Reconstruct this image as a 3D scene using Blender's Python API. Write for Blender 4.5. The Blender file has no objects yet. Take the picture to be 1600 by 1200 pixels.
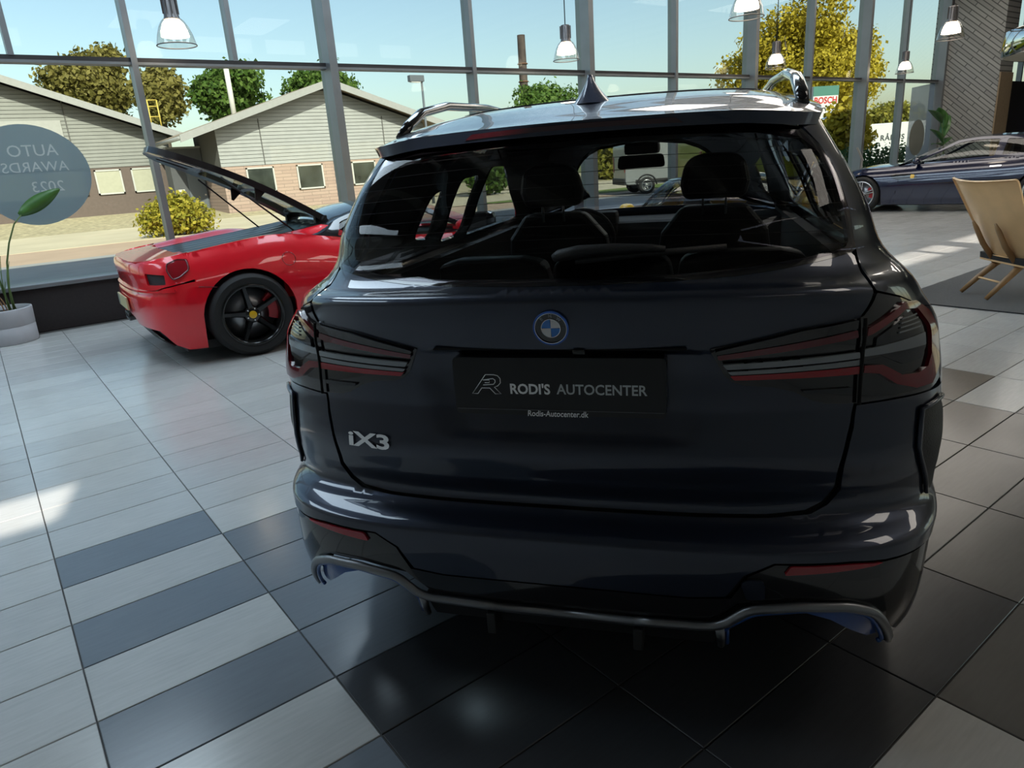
import bpy, bmesh, math, random
import numpy as np
from mathutils import Vector, Matrix
from mathutils.geometry import delaunay_2d_cdt

scn = bpy.context.scene
COL = scn.collection
PI = math.pi

# ------------------------------------------------------------------ camera
FPX, PITCH, ROLL, YAW = 1081.9, 0.30659, -0.0717484, 0.635939
CAM = Vector((0.04443, -3.83429, 1.43725))
_f = Vector((math.sin(YAW)*math.cos(PITCH), math.cos(YAW)*math.cos(PITCH), -math.sin(PITCH)))
_r = Vector((math.cos(YAW), -math.sin(YAW), 0)); _u = _r.cross(_f)
CR = _r*math.cos(ROLL) + _u*math.sin(ROLL)
CU = -_r*math.sin(ROLL) + _u*math.cos(ROLL)
CF = _f
cd = bpy.data.cameras.new('camera'); cam = bpy.data.objects.new('camera', cd); COL.objects.link(cam)
cd.sensor_fit = 'HORIZONTAL'; cd.sensor_width = 36.0; cd.lens = FPX/1600*36.0
cd.clip_start = 0.05; cd.clip_end = 600
cam.matrix_world = Matrix(((CR.x, CU.x, -CF.x, CAM.x), (CR.y, CU.y, -CF.y, CAM.y), (CR.z, CU.z, -CF.z, CAM.z), (0, 0, 0, 1)))
scn.camera = cam
def ray(px, py): return CR*((px-800)/FPX) - CU*((py-600)/FPX) + CF
def on_z(px, py, z=0.0):
    d = ray(px, py); return CAM + d*((z-CAM.z)/d.z)
def on_y(px, py, Y):
    d = ray(px, py); return CAM + d*((Y-CAM.y)/d.y)
def on_x(px, py, X):
    d = ray(px, py); return CAM + d*((X-CAM.x)/d.x)
def to_px(P):
    d = Vector(P)-CAM; w = d.dot(CF); return (800+FPX*d.dot(CR)/w, 600-FPX*d.dot(CU)/w, w)

# ------------------------------------------------------------------ sky, sun, exposure
W = bpy.data.worlds.new('sky'); scn.world = W; W.use_nodes = True
nt = W.node_tree; nt.nodes.clear()
wo = nt.nodes.new('ShaderNodeOutputWorld'); wb = nt.nodes.new('ShaderNodeBackground'); sk = nt.nodes.new('ShaderNodeTexSky')
sk.sky_type = 'NISHITA'; sk.sun_disc = False; sk.sun_elevation = math.radians(33); sk.sun_rotation = math.radians(163)
sk.air_density = 1.0; sk.dust_density = 2.0; sk.ozone_density = 0.8; sk.altitude = 20
nt.links.new(sk.outputs[0], wb.inputs[0]); wb.inputs[1].default_value = 0.125
nt.links.new(wb.outputs[0], wo.inputs[0])
SUND = Vector((0.30, 1.0, -0.70)).normalized()
sl = bpy.data.lights.new('sun', 'SUN'); sl.energy = 4.6; sl.angle = 0.0093; sl.color = (1.0, 0.93, 0.82)
so = bpy.data.objects.new('sun', sl); COL.objects.link(so)
so.rotation_euler = SUND.to_track_quat('-Z', 'Y').to_euler(); so.location = (0, -30, 30)
vs = scn.view_settings; vs.view_transform = 'Standard'; vs.look = 'None'; vs.gamma = 1; vs.use_curve_mapping = False
vs.exposure = 0.75

# ------------------------------------------------------------------ materials
MATS = {}
def nd(m, t): return m.node_tree.nodes.new(t)
def mat(name, col, rough=0.5, metal=0.0, coat=0.0, coat_rough=0.03, spec=0.5, trans=0.0, ior=1.45, emis=None, estr=0.0, noise=0.0, nscale=8.0, bump=0.0, bscale=60.0, alpha=None, sheen=0.0):
    """Principled material with a little procedural variation (noise = relative colour change)."""
    if name in MATS: return MATS[name]
    m = bpy.data.materials.new(name); m.use_nodes = True; MATS[name] = m
    b = m.node_tree.nodes['Principled BSDF']; L = m.node_tree.links
    c = (*col, 1)
    b.inputs['Base Color'].default_value = c; b.inputs['Roughness'].default_value = rough; b.inputs['Metallic'].default_value = metal
    b.inputs['Coat Weight'].default_value = coat; b.inputs['Coat Roughness'].default_value = coat_rough
    b.inputs['Specular IOR Level'].default_value = spec; b.inputs['Transmission Weight'].default_value = trans; b.inputs['IOR'].default_value = ior
    b.inputs['Sheen Weight'].default_value = sheen
    if emis: b.inputs['Emission Color'].default_value = (*emis, 1); b.inputs['Emission Strength'].default_value = estr
    tc = nd(m, 'ShaderNodeTexCoord')
    if noise > 0:
        n = nd(m, 'ShaderNodeTexNoise'); n.inputs['Scale'].default_value = nscale; n.inputs['Detail'].default_value = 4
        L.new(tc.outputs['Object'], n.inputs['Vector'])
        r = nd(m, 'ShaderNodeValToRGB'); r.color_ramp.elements[0].position = .3; r.color_ramp.elements[1].position = .7
        r.color_ramp.elements[0].color = tuple(max(0, x*(1-noise)) for x in col)+(1,); r.color_ramp.elements[1].color = tuple(min(1, x*(1+noise)) for x in col)+(1,)
        L.new(n.outputs['Fac'], r.inputs[0]); L.new(r.outputs[0], b.inputs['Base Color'])
    if bump > 0:
        n2 = nd(m, 'ShaderNodeTexNoise'); n2.inputs['Scale'].default_value = bscale; n2.inputs['Detail'].default_value = 3
        L.new(tc.outputs['Object'], n2.inputs['Vector'])
        bp = nd(m, 'ShaderNodeBump'); bp.inputs['Strength'].default_value = bump; bp.inputs['Distance'].default_value = .01
        L.new(n2.outputs['Fac'], bp.inputs['Height']); L.new(bp.outputs[0], b.inputs['Normal'])
    return m

def clear_glass(name, tint=(1, 1, 1), refl=1.0, ior=1.5, rough=0.0):
    """Thin pane: tinted straight-through light plus Fresnel reflection."""
    if name in MATS: return MATS[name]
    m = bpy.data.materials.new(name); m.use_nodes = True; MATS[name] = m
    t = m.node_tree; t.nodes.clear(); L = t.links
    o = t.nodes.new('ShaderNodeOutputMaterial'); mx = t.nodes.new('ShaderNodeMixShader'); tr = t.nodes.new('ShaderNodeBsdfTransparent')
    gl = t.nodes.new('ShaderNodeBsdfGlossy'); ge = t.nodes.new('ShaderNodeNewGeometry'); dp = t.nodes.new('ShaderNodeVectorMath'); dp.operation = 'DOT_PRODUCT'
    L.new(ge.outputs['Incoming'], dp.inputs[0]); L.new(ge.outputs['Normal'], dp.inputs[1])
    def mth(op, a, b=None):
        k = t.nodes.new('ShaderNodeMath'); k.operation = op; k.use_clamp = op == 'MULTIPLY_ADD'
        for i, q in enumerate([a]+([b] if not isinstance(b, (list, tuple)) else list(b)) if b is not None else [a]):
            if isinstance(q, (int, float)): k.inputs[i].default_value = q
            else: L.new(q, k.inputs[i])
        return k.outputs[0]
    f0 = ((ior-1)/(ior+1))**2                                   # Schlick reflectance of a thin sheet
    fz = mth('MULTIPLY_ADD', mth('POWER', mth('SUBTRACT', 1.0, mth('ABSOLUTE', dp.outputs['Value'])), 5.0), [(1-f0)*refl, f0*refl])
    gl.inputs['Roughness'].default_value = rough
    tr.inputs['Color'].default_value = (*tint, 1); gl.inputs['Color'].default_value = (1, 1, 1, 1)
    L.new(fz, mx.inputs[0]); L.new(tr.outputs[0], mx.inputs[1]); L.new(gl.outputs[0], mx.inputs[2]); L.new(mx.outputs[0], o.inputs[0])
    return m

# ------------------------------------------------------------------ object helpers
def tag(o, label=None, cat=None, group=None, kind=None):
    if label: o['label'] = label
    if cat: o['category'] = cat
    if group: o['group'] = group
    if kind: o['kind'] = kind
    return o
def empty(name, loc=(0, 0, 0), rz=0.0):
    o = bpy.data.objects.new(name, None); COL.objects.link(o); o.location = loc; o.rotation_euler = (0, 0, rz); o.empty_display_size = .2
    return o
def link(name, me, mt=None, parent=None):
    o = bpy.data.objects.new(name, me); COL.objects.link(o)
    if mt is not None:
        for x in (mt if isinstance(mt, (list, tuple)) else [mt]): me.materials.append(x)
    if parent is not None: o.parent = parent
    return o
def mesh(name, vs_, fs, mt=None, parent=None, smooth=False, loc=None):
    me = bpy.data.meshes.new(name); me.from_pydata([tuple(v) for v in vs_], [], fs); me.update()
    if smooth:
        me.polygons.foreach_set('use_smooth', [True]*len(me.polygons))
    o = link(name, me, mt, parent)
    if loc is not None: o.location = loc
    return o
class MB:
    """collects simple solids into one mesh"""
    def __init__(s): s.v = []; s.f = []; s.sm = []
    def add(s, v, f, sm=False):
        n = len(s.v); s.v += [Vector(x) for x in v]; s.f += [tuple(i+n for i in q) for q in f]; s.sm += [sm]*len(f); return s
    def box(s, a, b, ch=0.0):
        x0, y0, z0 = a; x1, y1, z1 = b
        if ch <= 0:
            v = [(x0, y0, z0), (x1, y0, z0), (x1, y1, z0), (x0, y1, z0), (x0, y0, z1), (x1, y0, z1), (x1, y1, z1), (x0, y1, z1)]
            f = [(0, 3, 2, 1), (4, 5, 6, 7), (0, 1, 5, 4), (1, 2, 6, 5), (2, 3, 7, 6), (3, 0, 4, 7)]
            return s.add(v, f)
        bm = bmesh.new(); bmesh.ops.create_cube(bm, size=1.0)
        for q in bm.verts: q.co = Vector(((x0+x1)/2+q.co.x*(x1-x0), (y0+y1)/2+q.co.y*(y1-y0), (z0+z1)/2+q.co.z*(z1-z0)))
        bmesh.ops.bevel(bm, geom=list(bm.edges), offset=ch, segments=2, affect='EDGES', profile=.6)
        bm.verts.index_update(); s.add([q.co.copy() for q in bm.verts], [tuple(q.index for q in f.verts) for f in bm.faces]); bm.free(); return s
    def obox(s, c, ax, ay, az):
        """box from centre and three half-axis vectors"""
        c, ax, ay, az = map(Vector, (c, ax, ay, az))
        v = [c+i*ax+j*ay+k*az for k in (-1, 1) for (i, j) in ((-1, -1), (1, -1), (1, 1), (-1, 1))]
        return s.add(v, [(0, 3, 2, 1), (4, 5, 6, 7), (0, 1, 5, 4), (1, 2, 6, 5), (2, 3, 7, 6), (3, 0, 4, 7)])
    def tube(s, pts, r, n=10, caps=True, closed=False, flat=1.0, up=(0, 0, 1)):
        pts = [Vector(p) for p in pts]; m = len(pts); rs = r if isinstance(r, (list, tuple)) else [r]*m
        v = []; prevx = None
        for i, p in enumerate(pts):
            if closed: t = (pts[(i+1) % m]-pts[i-1])
            else: t = (pts[min(i+1, m-1)]-pts[max(i-1, 0)])
            t.normalize()
            ref = Vector(up) if prevx is None else prevx
            x = ref - t*ref.dot(t)
            if x.length < 1e-4: x = Vector((1, 0, 0)) - t*t.x
            x.normalize(); prevx = x; y = t.cross(x)
            for k in range(n):
                a = 2*PI*k/n; v.append(p + x*(rs[i]*math.cos(a)*flat) + y*(rs[i]*math.sin(a)))
        f = []
        for i in range(m if closed else m-1):
            for k in range(n):
                a = i*n+k; b = i*n+(k+1) % n; c = ((i+1) % m)*n+(k+1) % n; d = ((i+1) % m)*n+k
                f.append((a, b, c, d))
        if caps and not closed: f += [tuple(range(n-1, -1, -1)), tuple((m-1)*n+k for k in range(n))]
        return s.add(v, f, True)
    def lathe(s, prof, n=32, c=(0, 0, 0), ax=None):
        """profile of (r, z) about a vertical axis, or about matrix ax"""
        c = Vector(c); v = []; M = ax or Matrix.Identity(3)
        for (r, z) in prof:
            for k in range(n):
                a = 2*PI*k/n; v.append(c + M @ Vector((r*math.cos(a), r*math.sin(a), z)))
        f = []
        for i in range(len(prof)-1):
            for k in range(n): f.append((i*n+k, i*n+(k+1) % n, (i+1)*n+(k+1) % n, (i+1)*n+k))
        return s.add(v, f, True)
    def prism(s, poly, f3, depth):
        """extrude a polygon: f3 maps (a, b) to a point, depth a vector"""
        n = len(poly); p0 = [Vector(f3(*q)) for q in poly]; dv = Vector(depth)
        v = p0+[p+dv for p in p0]
        return s.add(v, [tuple(range(n-1, -1, -1)), tuple(range(n, 2*n))]+[(i, (i+1) % n, n+(i+1) % n, n+i) for i in range(n)])
    def build(s, name, mt, parent=None, loc=None):
        me = bpy.data.meshes.new(name); me.from_pydata([tuple(x) for x in s.v], [], s.f); me.update()
        me.polygons.foreach_set('use_smooth', s.sm)
        o = link(name, me, mt, parent)
        if loc is not None: o.location = loc
        return o
def fixn(o):
    bm = bmesh.new(); bm.from_mesh(o.data); bmesh.ops.recalc_face_normals(bm, faces=list(bm.faces)); bm.to_mesh(o.data); bm.free(); return o
def copy_tree(o, parent=None):
    c = o.copy(); COL.objects.link(c); c.parent = parent
    for ch in o.children: copy_tree(ch, c)
    return c
def smooth_angle(o, deg=35):
    me = o.data
    me.polygons.foreach_set('use_smooth', [True]*len(me.polygons))
    me.set_sharp_from_angle(angle=math.radians(deg)); return o
def text_mesh(name, body, size, mt, parent, M, ext=0.002, align='CENTER', shear=0.0, space=1.0, bold=0.0, sx=1.0):
    cu = bpy.data.curves.new(name, 'FONT'); cu.body = body; cu.size = size; cu.align_x = align; cu.align_y = 'CENTER'; cu.extrude = ext; cu.shear = shear
    cu.space_character = space; cu.offset = bold; cu.resolution_u = 3
    to = bpy.data.objects.new(name, cu); COL.objects.link(to)
    dg = bpy.context.evaluated_depsgraph_get(); me = bpy.data.meshes.new_from_object(to.evaluated_get(dg))
    bpy.data.objects.remove(to); me.name = name
    me.transform(Matrix.Diagonal((sx, 1, 1, 1))); me.transform(M); me.materials.clear()
    return link(name, me, mt, parent)
def pchip(xs, ys):
    """shape-preserving cubic through (xs, ys)"""
    xs = list(xs); ys = list(ys); n = len(xs); h = [xs[i+1]-xs[i] for i in range(n-1)]; d = [(ys[i+1]-ys[i])/h[i] for i in range(n-1)]
    m = [0.0]*n; m[0] = d[0]; m[-1] = d[-1]
    for i in range(1, n-1):
        if d[i-1]*d[i] > 0:
            w1 = 2*h[i]+h[i-1]; w2 = h[i]+2*h[i-1]; m[i] = (w1+w2)/(w1/d[i-1]+w2/d[i])
    def f(x):
        if x <= xs[0]: return ys[0]
        if x >= xs[-1]: return ys[-1]
        lo, hi = 0, n-1
        while hi-lo > 1:
            k = (lo+hi)//2
            if xs[k] <= x: lo = k
            else: hi = k
        t = (x-xs[lo])/h[lo]; t2 = t*t; t3 = t2*t
        return (2*t3-3*t2+1)*ys[lo]+(t3-2*t2+t)*h[lo]*m[lo]+(-2*t3+3*t2)*ys[lo+1]+(t3-t2)*h[lo]*m[lo+1]
    return f
def inpoly(x, y, P):
    c = False; n = len(P); j = n-1
    for i in range(n):
        if (P[i][1] > y) != (P[j][1] > y) and x < (P[j][0]-P[i][0])*(y-P[i][1])/(P[j][1]-P[i][1])+P[i][0]: c = not c
        j = i
    return c
def densify(poly, ds, dt):
    o = []
    for i, a in enumerate(poly):
        b = poly[(i+1) % len(poly)]; k = max(1, int(math.ceil(max(abs(b[0]-a[0])/ds, abs(b[1]-a[1])/dt))))
        for q in range(k): o.append((a[0]+(b[0]-a[0])*q/k, a[1]+(b[1]-a[1])*q/k))
    return o
def rounded(poly, r, seg=3, asp=1.0):
    """round the corners of a 2D polygon by distance r (r may be a list per corner)"""
    o = []; n = len(poly)
    for i, p in enumerate(poly):
        ri = r[i] if isinstance(r, (list, tuple)) else r
        a = poly[i-1]; b = poly[(i+1) % n]
        la = math.hypot(a[0]-p[0], a[1]-p[1]); lb = math.hypot(b[0]-p[0], b[1]-p[1])
        ka = min(ri, la*.45)/max(la, 1e-9); kb = min(ri, lb*.45)/max(lb, 1e-9)
        if ri <= 0: o.append(p); continue
        A = (p[0]+(a[0]-p[0])*ka, p[1]+(a[1]-p[1])*ka); B = (p[0]+(b[0]-p[0])*kb, p[1]+(b[1]-p[1])*kb)
        for k in range(seg+1):
            t = k/seg; o.append(((1-t)**2*A[0]+2*t*(1-t)*p[0]+t*t*B[0], (1-t)**2*A[1]+2*t*(1-t)*p[1]+t*t*B[1]))
    return o
def panel(name, outline, f, mt, parent, ds, dt, off=0.0, thick=0.012, holes=(), flip=False, mirror=False, label=None, eps=1e-3):
    """a sheet trimmed to outline (and holes) in the parameter plane of surface f(s, t), with an edge turned inwards"""
    loops = [densify(outline, ds, dt)]+[densify(h, ds, dt) for h in holes]
    pts = []; edges = []
    for lp in loops:
        n0 = len(pts); pts += [Vector(p) for p in lp]; edges += [(n0+i, n0+(i+1) % len(lp)) for i in range(len(lp))]
    nb = len(pts)
    s0 = min(p[0] for p in loops[0]); s1 = max(p[0] for p in loops[0]); t0 = min(p[1] for p in loops[0]); t1 = max(p[1] for p in loops[0])
    arr = np.array([(p.x/ds, p.y/dt) for p in pts])
    i = math.floor(s0/ds)
    while i*ds < s1:
        j = math.floor(t0/dt)
        while j*dt < t1:
            x, y = i*ds, j*dt
            if inpoly(x, y, loops[0]) and not any(inpoly(x, y, h) for h in loops[1:]):
                if np.min((arr[:, 0]-x/ds)**2+(arr[:, 1]-y/dt)**2) > .12: pts.append(Vector((x, y)))
            j += 1
        i += 1
    V, Ed, Fc, ov, oe, of = delaunay_2d_cdt(pts, edges, [], 0, 1e-7)
    keep = []
    for fc in Fc:
        cx = sum(V[k].x for k in fc)/len(fc); cy = sum(V[k].y for k in fc)/len(fc)
        if inpoly(cx, cy, loops[0]) and not any(inpoly(cx, cy, h) for h in loops[1:]): keep.append(tuple(fc))
    P = []; N = []
    for v in V:
        p = Vector(f(v.x, v.y)); a = Vector(f(v.x+eps, v.y))-Vector(f(v.x-eps, v.y)); b = Vector(f(v.x, v.y+eps))-Vector(f(v.x, v.y-eps))
        n = a.cross(b); n = n.normalized() if n.length > 1e-12 else Vector((0, 0, 1))
        if flip: n = -n
        P.append(p); N.append(n)
    sg = -1 if mirror else 1
    def mv(p): return (sg*p.x, p.y, p.z)
    verts = [mv(p+n*off) for p, n in zip(P, N)]
    def orient(fc):
        a, b, c = (Vector(verts[k]) for k in fc[:3]); nn = (b-a).cross(c-a); m = N[fc[0]]; m = Vector((sg*m.x, m.y, m.z))
        return fc if nn.dot(m) > 0 else tuple(reversed(fc))
    faces = [orient(k) for k in keep]; nt_ = len(faces)
    if thick > 0:
        # boundary edges of the kept faces, walked in face order
        cnt = {}
        for fc in faces:
            for i2 in range(len(fc)):
                a, b = fc[i2], fc[(i2+1) % len(fc)]; cnt[(a, b)] = cnt.get((a, b), 0)+1
        top = {}; bot = {}
        for (a, b) in list(cnt):
            if (b, a) in cnt: continue
            for k in (a, b):
                if k not in top:
                    top[k] = len(verts); verts.append(verts[k]); bot[k] = len(verts); verts.append(mv(P[k]+N[k]*(off-thick)))
            faces.append((top[b], top[a], bot[a], bot[b]))
    o = mesh(name, verts, faces, mt, parent, smooth=True)
    nl = [(sg*n.x, n.y, n.z) for n in N]+[tuple(o.data.vertices[k].normal) for k in range(len(N), len(verts))]
    o.data.normals_split_custom_set_from_vertices(nl)
    if label: o['label'] = label
    return o

# ------------------------------------------------------------------ the showroom shell
RX0, RX1, RY0, RY1, RZ = -4.5, 22.9, -7.5, 5.55, 5.7       # inner room
TW, TD = 0.6, 0.2972                                        # tile pitch

def tile_mat(name, col, rough, island, grain):
    m = bpy.data.materials.new(name); m.use_nodes = True
    b = m.node_tree.nodes['Principled BSDF']; L = m.node_tree.links
    geo = nd(m, 'ShaderNodeNewGeometry'); oi = nd(m, 'ShaderNodeObjectInfo')
    rnd = geo.outputs['Random Per Island'] if island else oi.outputs['Random']
    mp = nd(m, 'ShaderNodeMapping'); mp.inputs['Scale'].default_value = (3.0, 26.0, 1.0)
    L.new(geo.outputs['Position'], mp.inputs['Vector'])
    n = nd(m, 'ShaderNodeTexNoise'); n.inputs['Scale'].default_value = 3.0; n.inputs['Detail'].default_value = 5
    L.new(mp.outputs[0], n.inputs['Vector'])
    n3 = nd(m, 'ShaderNodeTexNoise'); n3.inputs['Scale'].default_value = 5.0; n3.inputs['Detail'].default_value = 4
    L.new(geo.outputs['Position'], n3.inputs['Vector'])
    def mr(inp, a, c):
        k = nd(m, 'ShaderNodeMapRange'); k.inputs['To Min'].default_value = a; k.inputs['To Max'].default_value = c; L.new(inp, k.inputs[0]); return k.outputs[0]
    a1 = mr(n.outputs['Fac'], 1-grain, 1+grain); a2 = mr(rnd, .93, 1.07); a3 = mr(n3.outputs['Fac'], .93, 1.07)
    m1 = nd(m, 'ShaderNodeMath'); m1.operation = 'MULTIPLY'; L.new(a1, m1.inputs[0]); L.new(a2, m1.inputs[1])
    m2 = nd(m, 'ShaderNodeMath'); m2.operation = 'MULTIPLY'; L.new(m1.outputs[0], m2.inputs[0]); L.new(a3, m2.inputs[1])
    sc = nd(m, 'ShaderNodeVectorMath'); sc.operation = 'SCALE'; sc.inputs[0].default_value = col; L.new(m2.outputs[0], sc.inputs['Scale'])
    L.new(sc.outputs[0], b.inputs['Base Color'])
    rr = mr(n3.outputs['Fac'], rough-.05, rough+.05); L.new(rr, b.inputs['Roughness'])
    b.inputs['Specular IOR Level'].default_value = .5
    bp = nd(m, 'ShaderNodeBump'); bp.inputs['Strength'].default_value = .05; bp.inputs['Distance'].default_value = .004
    L.new(n.outputs['Fac'], bp.inputs['Height']); L.new(bp.outputs[0], b.inputs['Normal'])
    return m
TCOL = [((.50, .495, .48), .19, .14), ((.165, .185, .21), .20, .10), ((.050, .052, .058), .22, .12), ((.15, .142, .135), .22, .10)]  # blue and warm tones: reflected light painted into the dark tile colour
TM = [tile_mat('porcelain_tile_%s' % n, c, r, False, g) for n, (c, r, g) in zip(('pale', 'sky_tinted', 'charcoal', 'warm'), TCOL)]
TMI = [tile_mat('porcelain_tile_%s_field' % n, c, r, True, g) for n, (c, r, g) in zip(('pale', 'sky_tinted', 'charcoal', 'warm'), TCOL)]
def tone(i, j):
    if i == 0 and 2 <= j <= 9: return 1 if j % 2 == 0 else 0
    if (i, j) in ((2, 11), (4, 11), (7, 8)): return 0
    if i == 1 and j in (3, 4, 5, 6): return 1  # sky reflection painted in, until the suv's shade turns them charcoal
    if 1 <= i <= 6 and 3 <= j <= 12: return 2 if i < 3 or (i == 3 and j < 11) else 3  # warm grey paints reflected light on the right-hand dark tiles
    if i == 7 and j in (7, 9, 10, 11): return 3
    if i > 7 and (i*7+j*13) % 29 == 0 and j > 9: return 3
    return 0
floor = MB().box((RX0-.3, RY0-.3, -.2), (RX1+8, RY1+.3, -.006)).build('floor', mat('dark_tile_grout', (.075, .072, .068), .7, noise=.2)); tag(floor, 'showroom floor of pale and charcoal porcelain tiles', kind='structure')
def tile_geo():
    g = .0022; x0, x1, y0, y1 = g, TW-g, -TD+g, -g; e = .0018
    v = [(x0, y0, -.012), (x1, y0, -.012), (x1, y1, -.012), (x0, y1, -.012), (x0, y0, -e), (x1, y0, -e), (x1, y1, -e), (x0, y1, -e), (x0+e, y0+e, 0), (x1-e, y0+e, 0), (x1-e, y1-e, 0), (x0+e, y1-e, 0)]
    f = [(0, 1, 5, 4), (1, 2, 6, 5), (2, 3, 7, 6), (3, 0, 4, 7), (4, 5, 9, 8), (5, 6, 10, 9), (6, 7, 11, 10), (7, 4, 8, 11), (8, 9, 10, 11)]
    return v, f
tv, tf = tile_geo()
tme = []
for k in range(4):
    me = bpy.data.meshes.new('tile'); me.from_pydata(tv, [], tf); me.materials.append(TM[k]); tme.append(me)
cells = []
for i in range(-8, 51):
    for j in range(-19, 26):
        x, y = i*TW, -j*TD
        if y-TD < RY0-.05 or y > RY1+.05: continue
        c = [to_px((x+a*TW, y-b*TD, 0)) for a, b in ((0, 0), (1, 0), (1, 1), (0, 1))]
        area = 0
        if all(q[2] > .3 for q in c) and any(-20 < q[0] < 1620 and 240 < q[1] < 1260 for q in c):
            cl = [(min(max(q[0], 0), 1600), min(max(q[1], 0), 1200)) for q in c]
            area = abs(sum(cl[k][0]*cl[(k+1) % 4][1]-cl[(k+1) % 4][0]*cl[k][1] for k in range(4)))/2
            cx, cy = sum(q[0] for q in c)/4, sum(q[1] for q in c)/4
            if 520 < cx < 1400 and cy < 900: area *= .02           # behind the parked suv
        cells.append((area, i, j))
cells.sort(reverse=True)
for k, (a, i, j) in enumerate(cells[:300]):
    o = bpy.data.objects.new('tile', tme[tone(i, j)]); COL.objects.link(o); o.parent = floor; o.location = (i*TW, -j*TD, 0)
rv, rf, rm = [], [], []
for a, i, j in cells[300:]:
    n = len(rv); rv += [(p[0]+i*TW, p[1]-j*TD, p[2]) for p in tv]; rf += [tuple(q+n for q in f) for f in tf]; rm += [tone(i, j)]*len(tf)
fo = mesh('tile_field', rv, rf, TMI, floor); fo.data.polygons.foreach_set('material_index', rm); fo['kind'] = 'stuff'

# --- glazed wall along Y = 5.55
M_ALU = mat('grey_aluminium', (.23, .24, .25), .42, .55, noise=.06, nscale=3)
M_ALUD = mat('dark_aluminium', (.05, .048, .05), .45, .5, noise=.1, nscale=3)
M_PANE = clear_glass('window_glass', (.93, .975, .915), .28, 1.4)
GY = 5.66
win = empty('window_1', (0, RY1, 0)); tag(win, 'tall glazed showroom front with grey aluminium mullions', kind='structure')
def wbox(name, m, a, b, lab=None, ch=0.0):
    o = MB().box(tuple(p-q for p, q in zip(a, (0, RY1, 0))), tuple(p-q for p, q in zip(b, (0, RY1, 0))), ch).build(name, m, win)
    if lab: o['label'] = lab
    return o
thick = [-5.0, -.36, 4.36, 9.08, 13.82, 18.5, 22.84]
thin = [1.98, 6.70, 11.40, 16.12, 20.68]
for x in thick: wbox('mullion', M_ALU, (x-.055, RY1-.10, 0.0), (x+.055, RY1+.22, 6.1))
for x in thin: wbox('mullion', M_ALU, (x-.033, RY1-.0, .5), (x+.033, RY1+.20, 6.1))
for x in (.82, 3.13): wbox('mullion', M_ALU, (x-.028, RY1+.02, 2.88), (x+.028, RY1+.2, 6.1))
wbox('mullion', M_ALU, (-2.6, RY1, .5), (-2.54, RY1+.2, 6.1))
for z in (2.84, 5.2):
    wbox('transom', M_ALUD, (-5, RY1+.03, z), (22.9, RY1+.19, z+.045)); wbox('transom', M_ALU, (-5, RY1+.03, z-.028), (22.9, RY1+.19, z))
wbox('sill', M_ALU, (-5, RY1-.09, .487), (22.9, RY1+.25, .53), 'pale grey metal window sill', .006)
xs = sorted(thick+thin+[-2.57])
for a, b in zip(xs[:-1], xs[1:]):
    wbox('pane', M_PANE, (a, GY, .53), (b, GY+.012, 2.84))
    wbox('pane', M_PANE, (a, GY, 2.88), (b, GY+.012, 5.2))
    wbox('pane', M_PANE, (a, GY, 5.24), (b, GY+.012, 6.1))
pl = MB().box((-5, 5.50, 0), (22.9, 5.78, .487), .004).build('wall_front', mat('dark_brown_plinth', (.020, .015, .015), .62, noise=.15, nscale=30, bump=.1, bscale=300)); tag(pl, 'low dark plinth wall under the glazed front', kind='structure')

# --- other walls, ceiling (behind and beside the camera, seen in reflections)
M_CEIL = mat('grey_painted_ceiling', (.20, .20, .205), .8, noise=.05)
M_WALLB = mat('pale_plaster', (.36, .34, .31), .8, noise=.06, nscale=2)
cl_ = MB().box((RX0-.3, RY0-.4, RZ), (RX1+8.2, RY1+.35, 6.7)).build('ceiling', M_CEIL); tag(cl_, 'high grey showroom ceiling', kind='structure')
M_BEAM = mat('white_ceiling_batten', (.62, .60, .56), .6, noise=.05)
for k in range(22):
    o = MB().box((RX0+.5+k*1.25, RY0, RZ-.10), (RX0+.66+k*1.25, RY1-.3, RZ)).build('batten', M_BEAM, cl_)
# back wall with a clerestory band that lets the sun patches in
wbk = MB().box((RX0-.3, RY0-.06, 0), (8.0, RY0, 5.13)).box((8.0, RY0-.06, 2.5), (15.2, RY0, 5.13)).box((15.2, RY0-.06, 0), (RX1+8, RY0, 5.13)).box((RX0-.3, RY0-.06, 5.54), (RX1+8, RY0, RZ))
for x0, x1 in ((RX0-.3, -3.6), (-2.15, -.6), (2.2, 6.2), (7.35, 7.47), (8.05, 8.45), (9.7, 10.3), (11.5, 12.3), (13.5, 31)):
    wbk.box((x0, RY0-.06, 5.13), (x1, RY0, 5.54))
wbk = wbk.build('wall_back', M_WALLB); tag(wbk, 'plaster back wall with a high band of windows', kind='structure')
w3 = empty('added_glazing', (8.0, RY0, 0)); tag(w3, 'added rear glazing behind the viewer', kind='structure')  # unseen glazing added to light the suv's tail and the floor
for k in range(4): MB().box((k*2.4-.04, -.06, 0), (k*2.4+.04, .04, 2.5)).build('mullion', M_ALU, w3)
for k in range(3): MB().box((k*2.4+.04, -.02, .05), (k*2.4+2.36, -.01, 2.5)).build('pane', M_PANE, w3)
wl = MB().box((RX0-.3, RY0, 0), (RX0, RY1, RZ)).build('wall_left', M_WALLB); tag(wl, 'plain plaster side wall', kind='structure')
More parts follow.
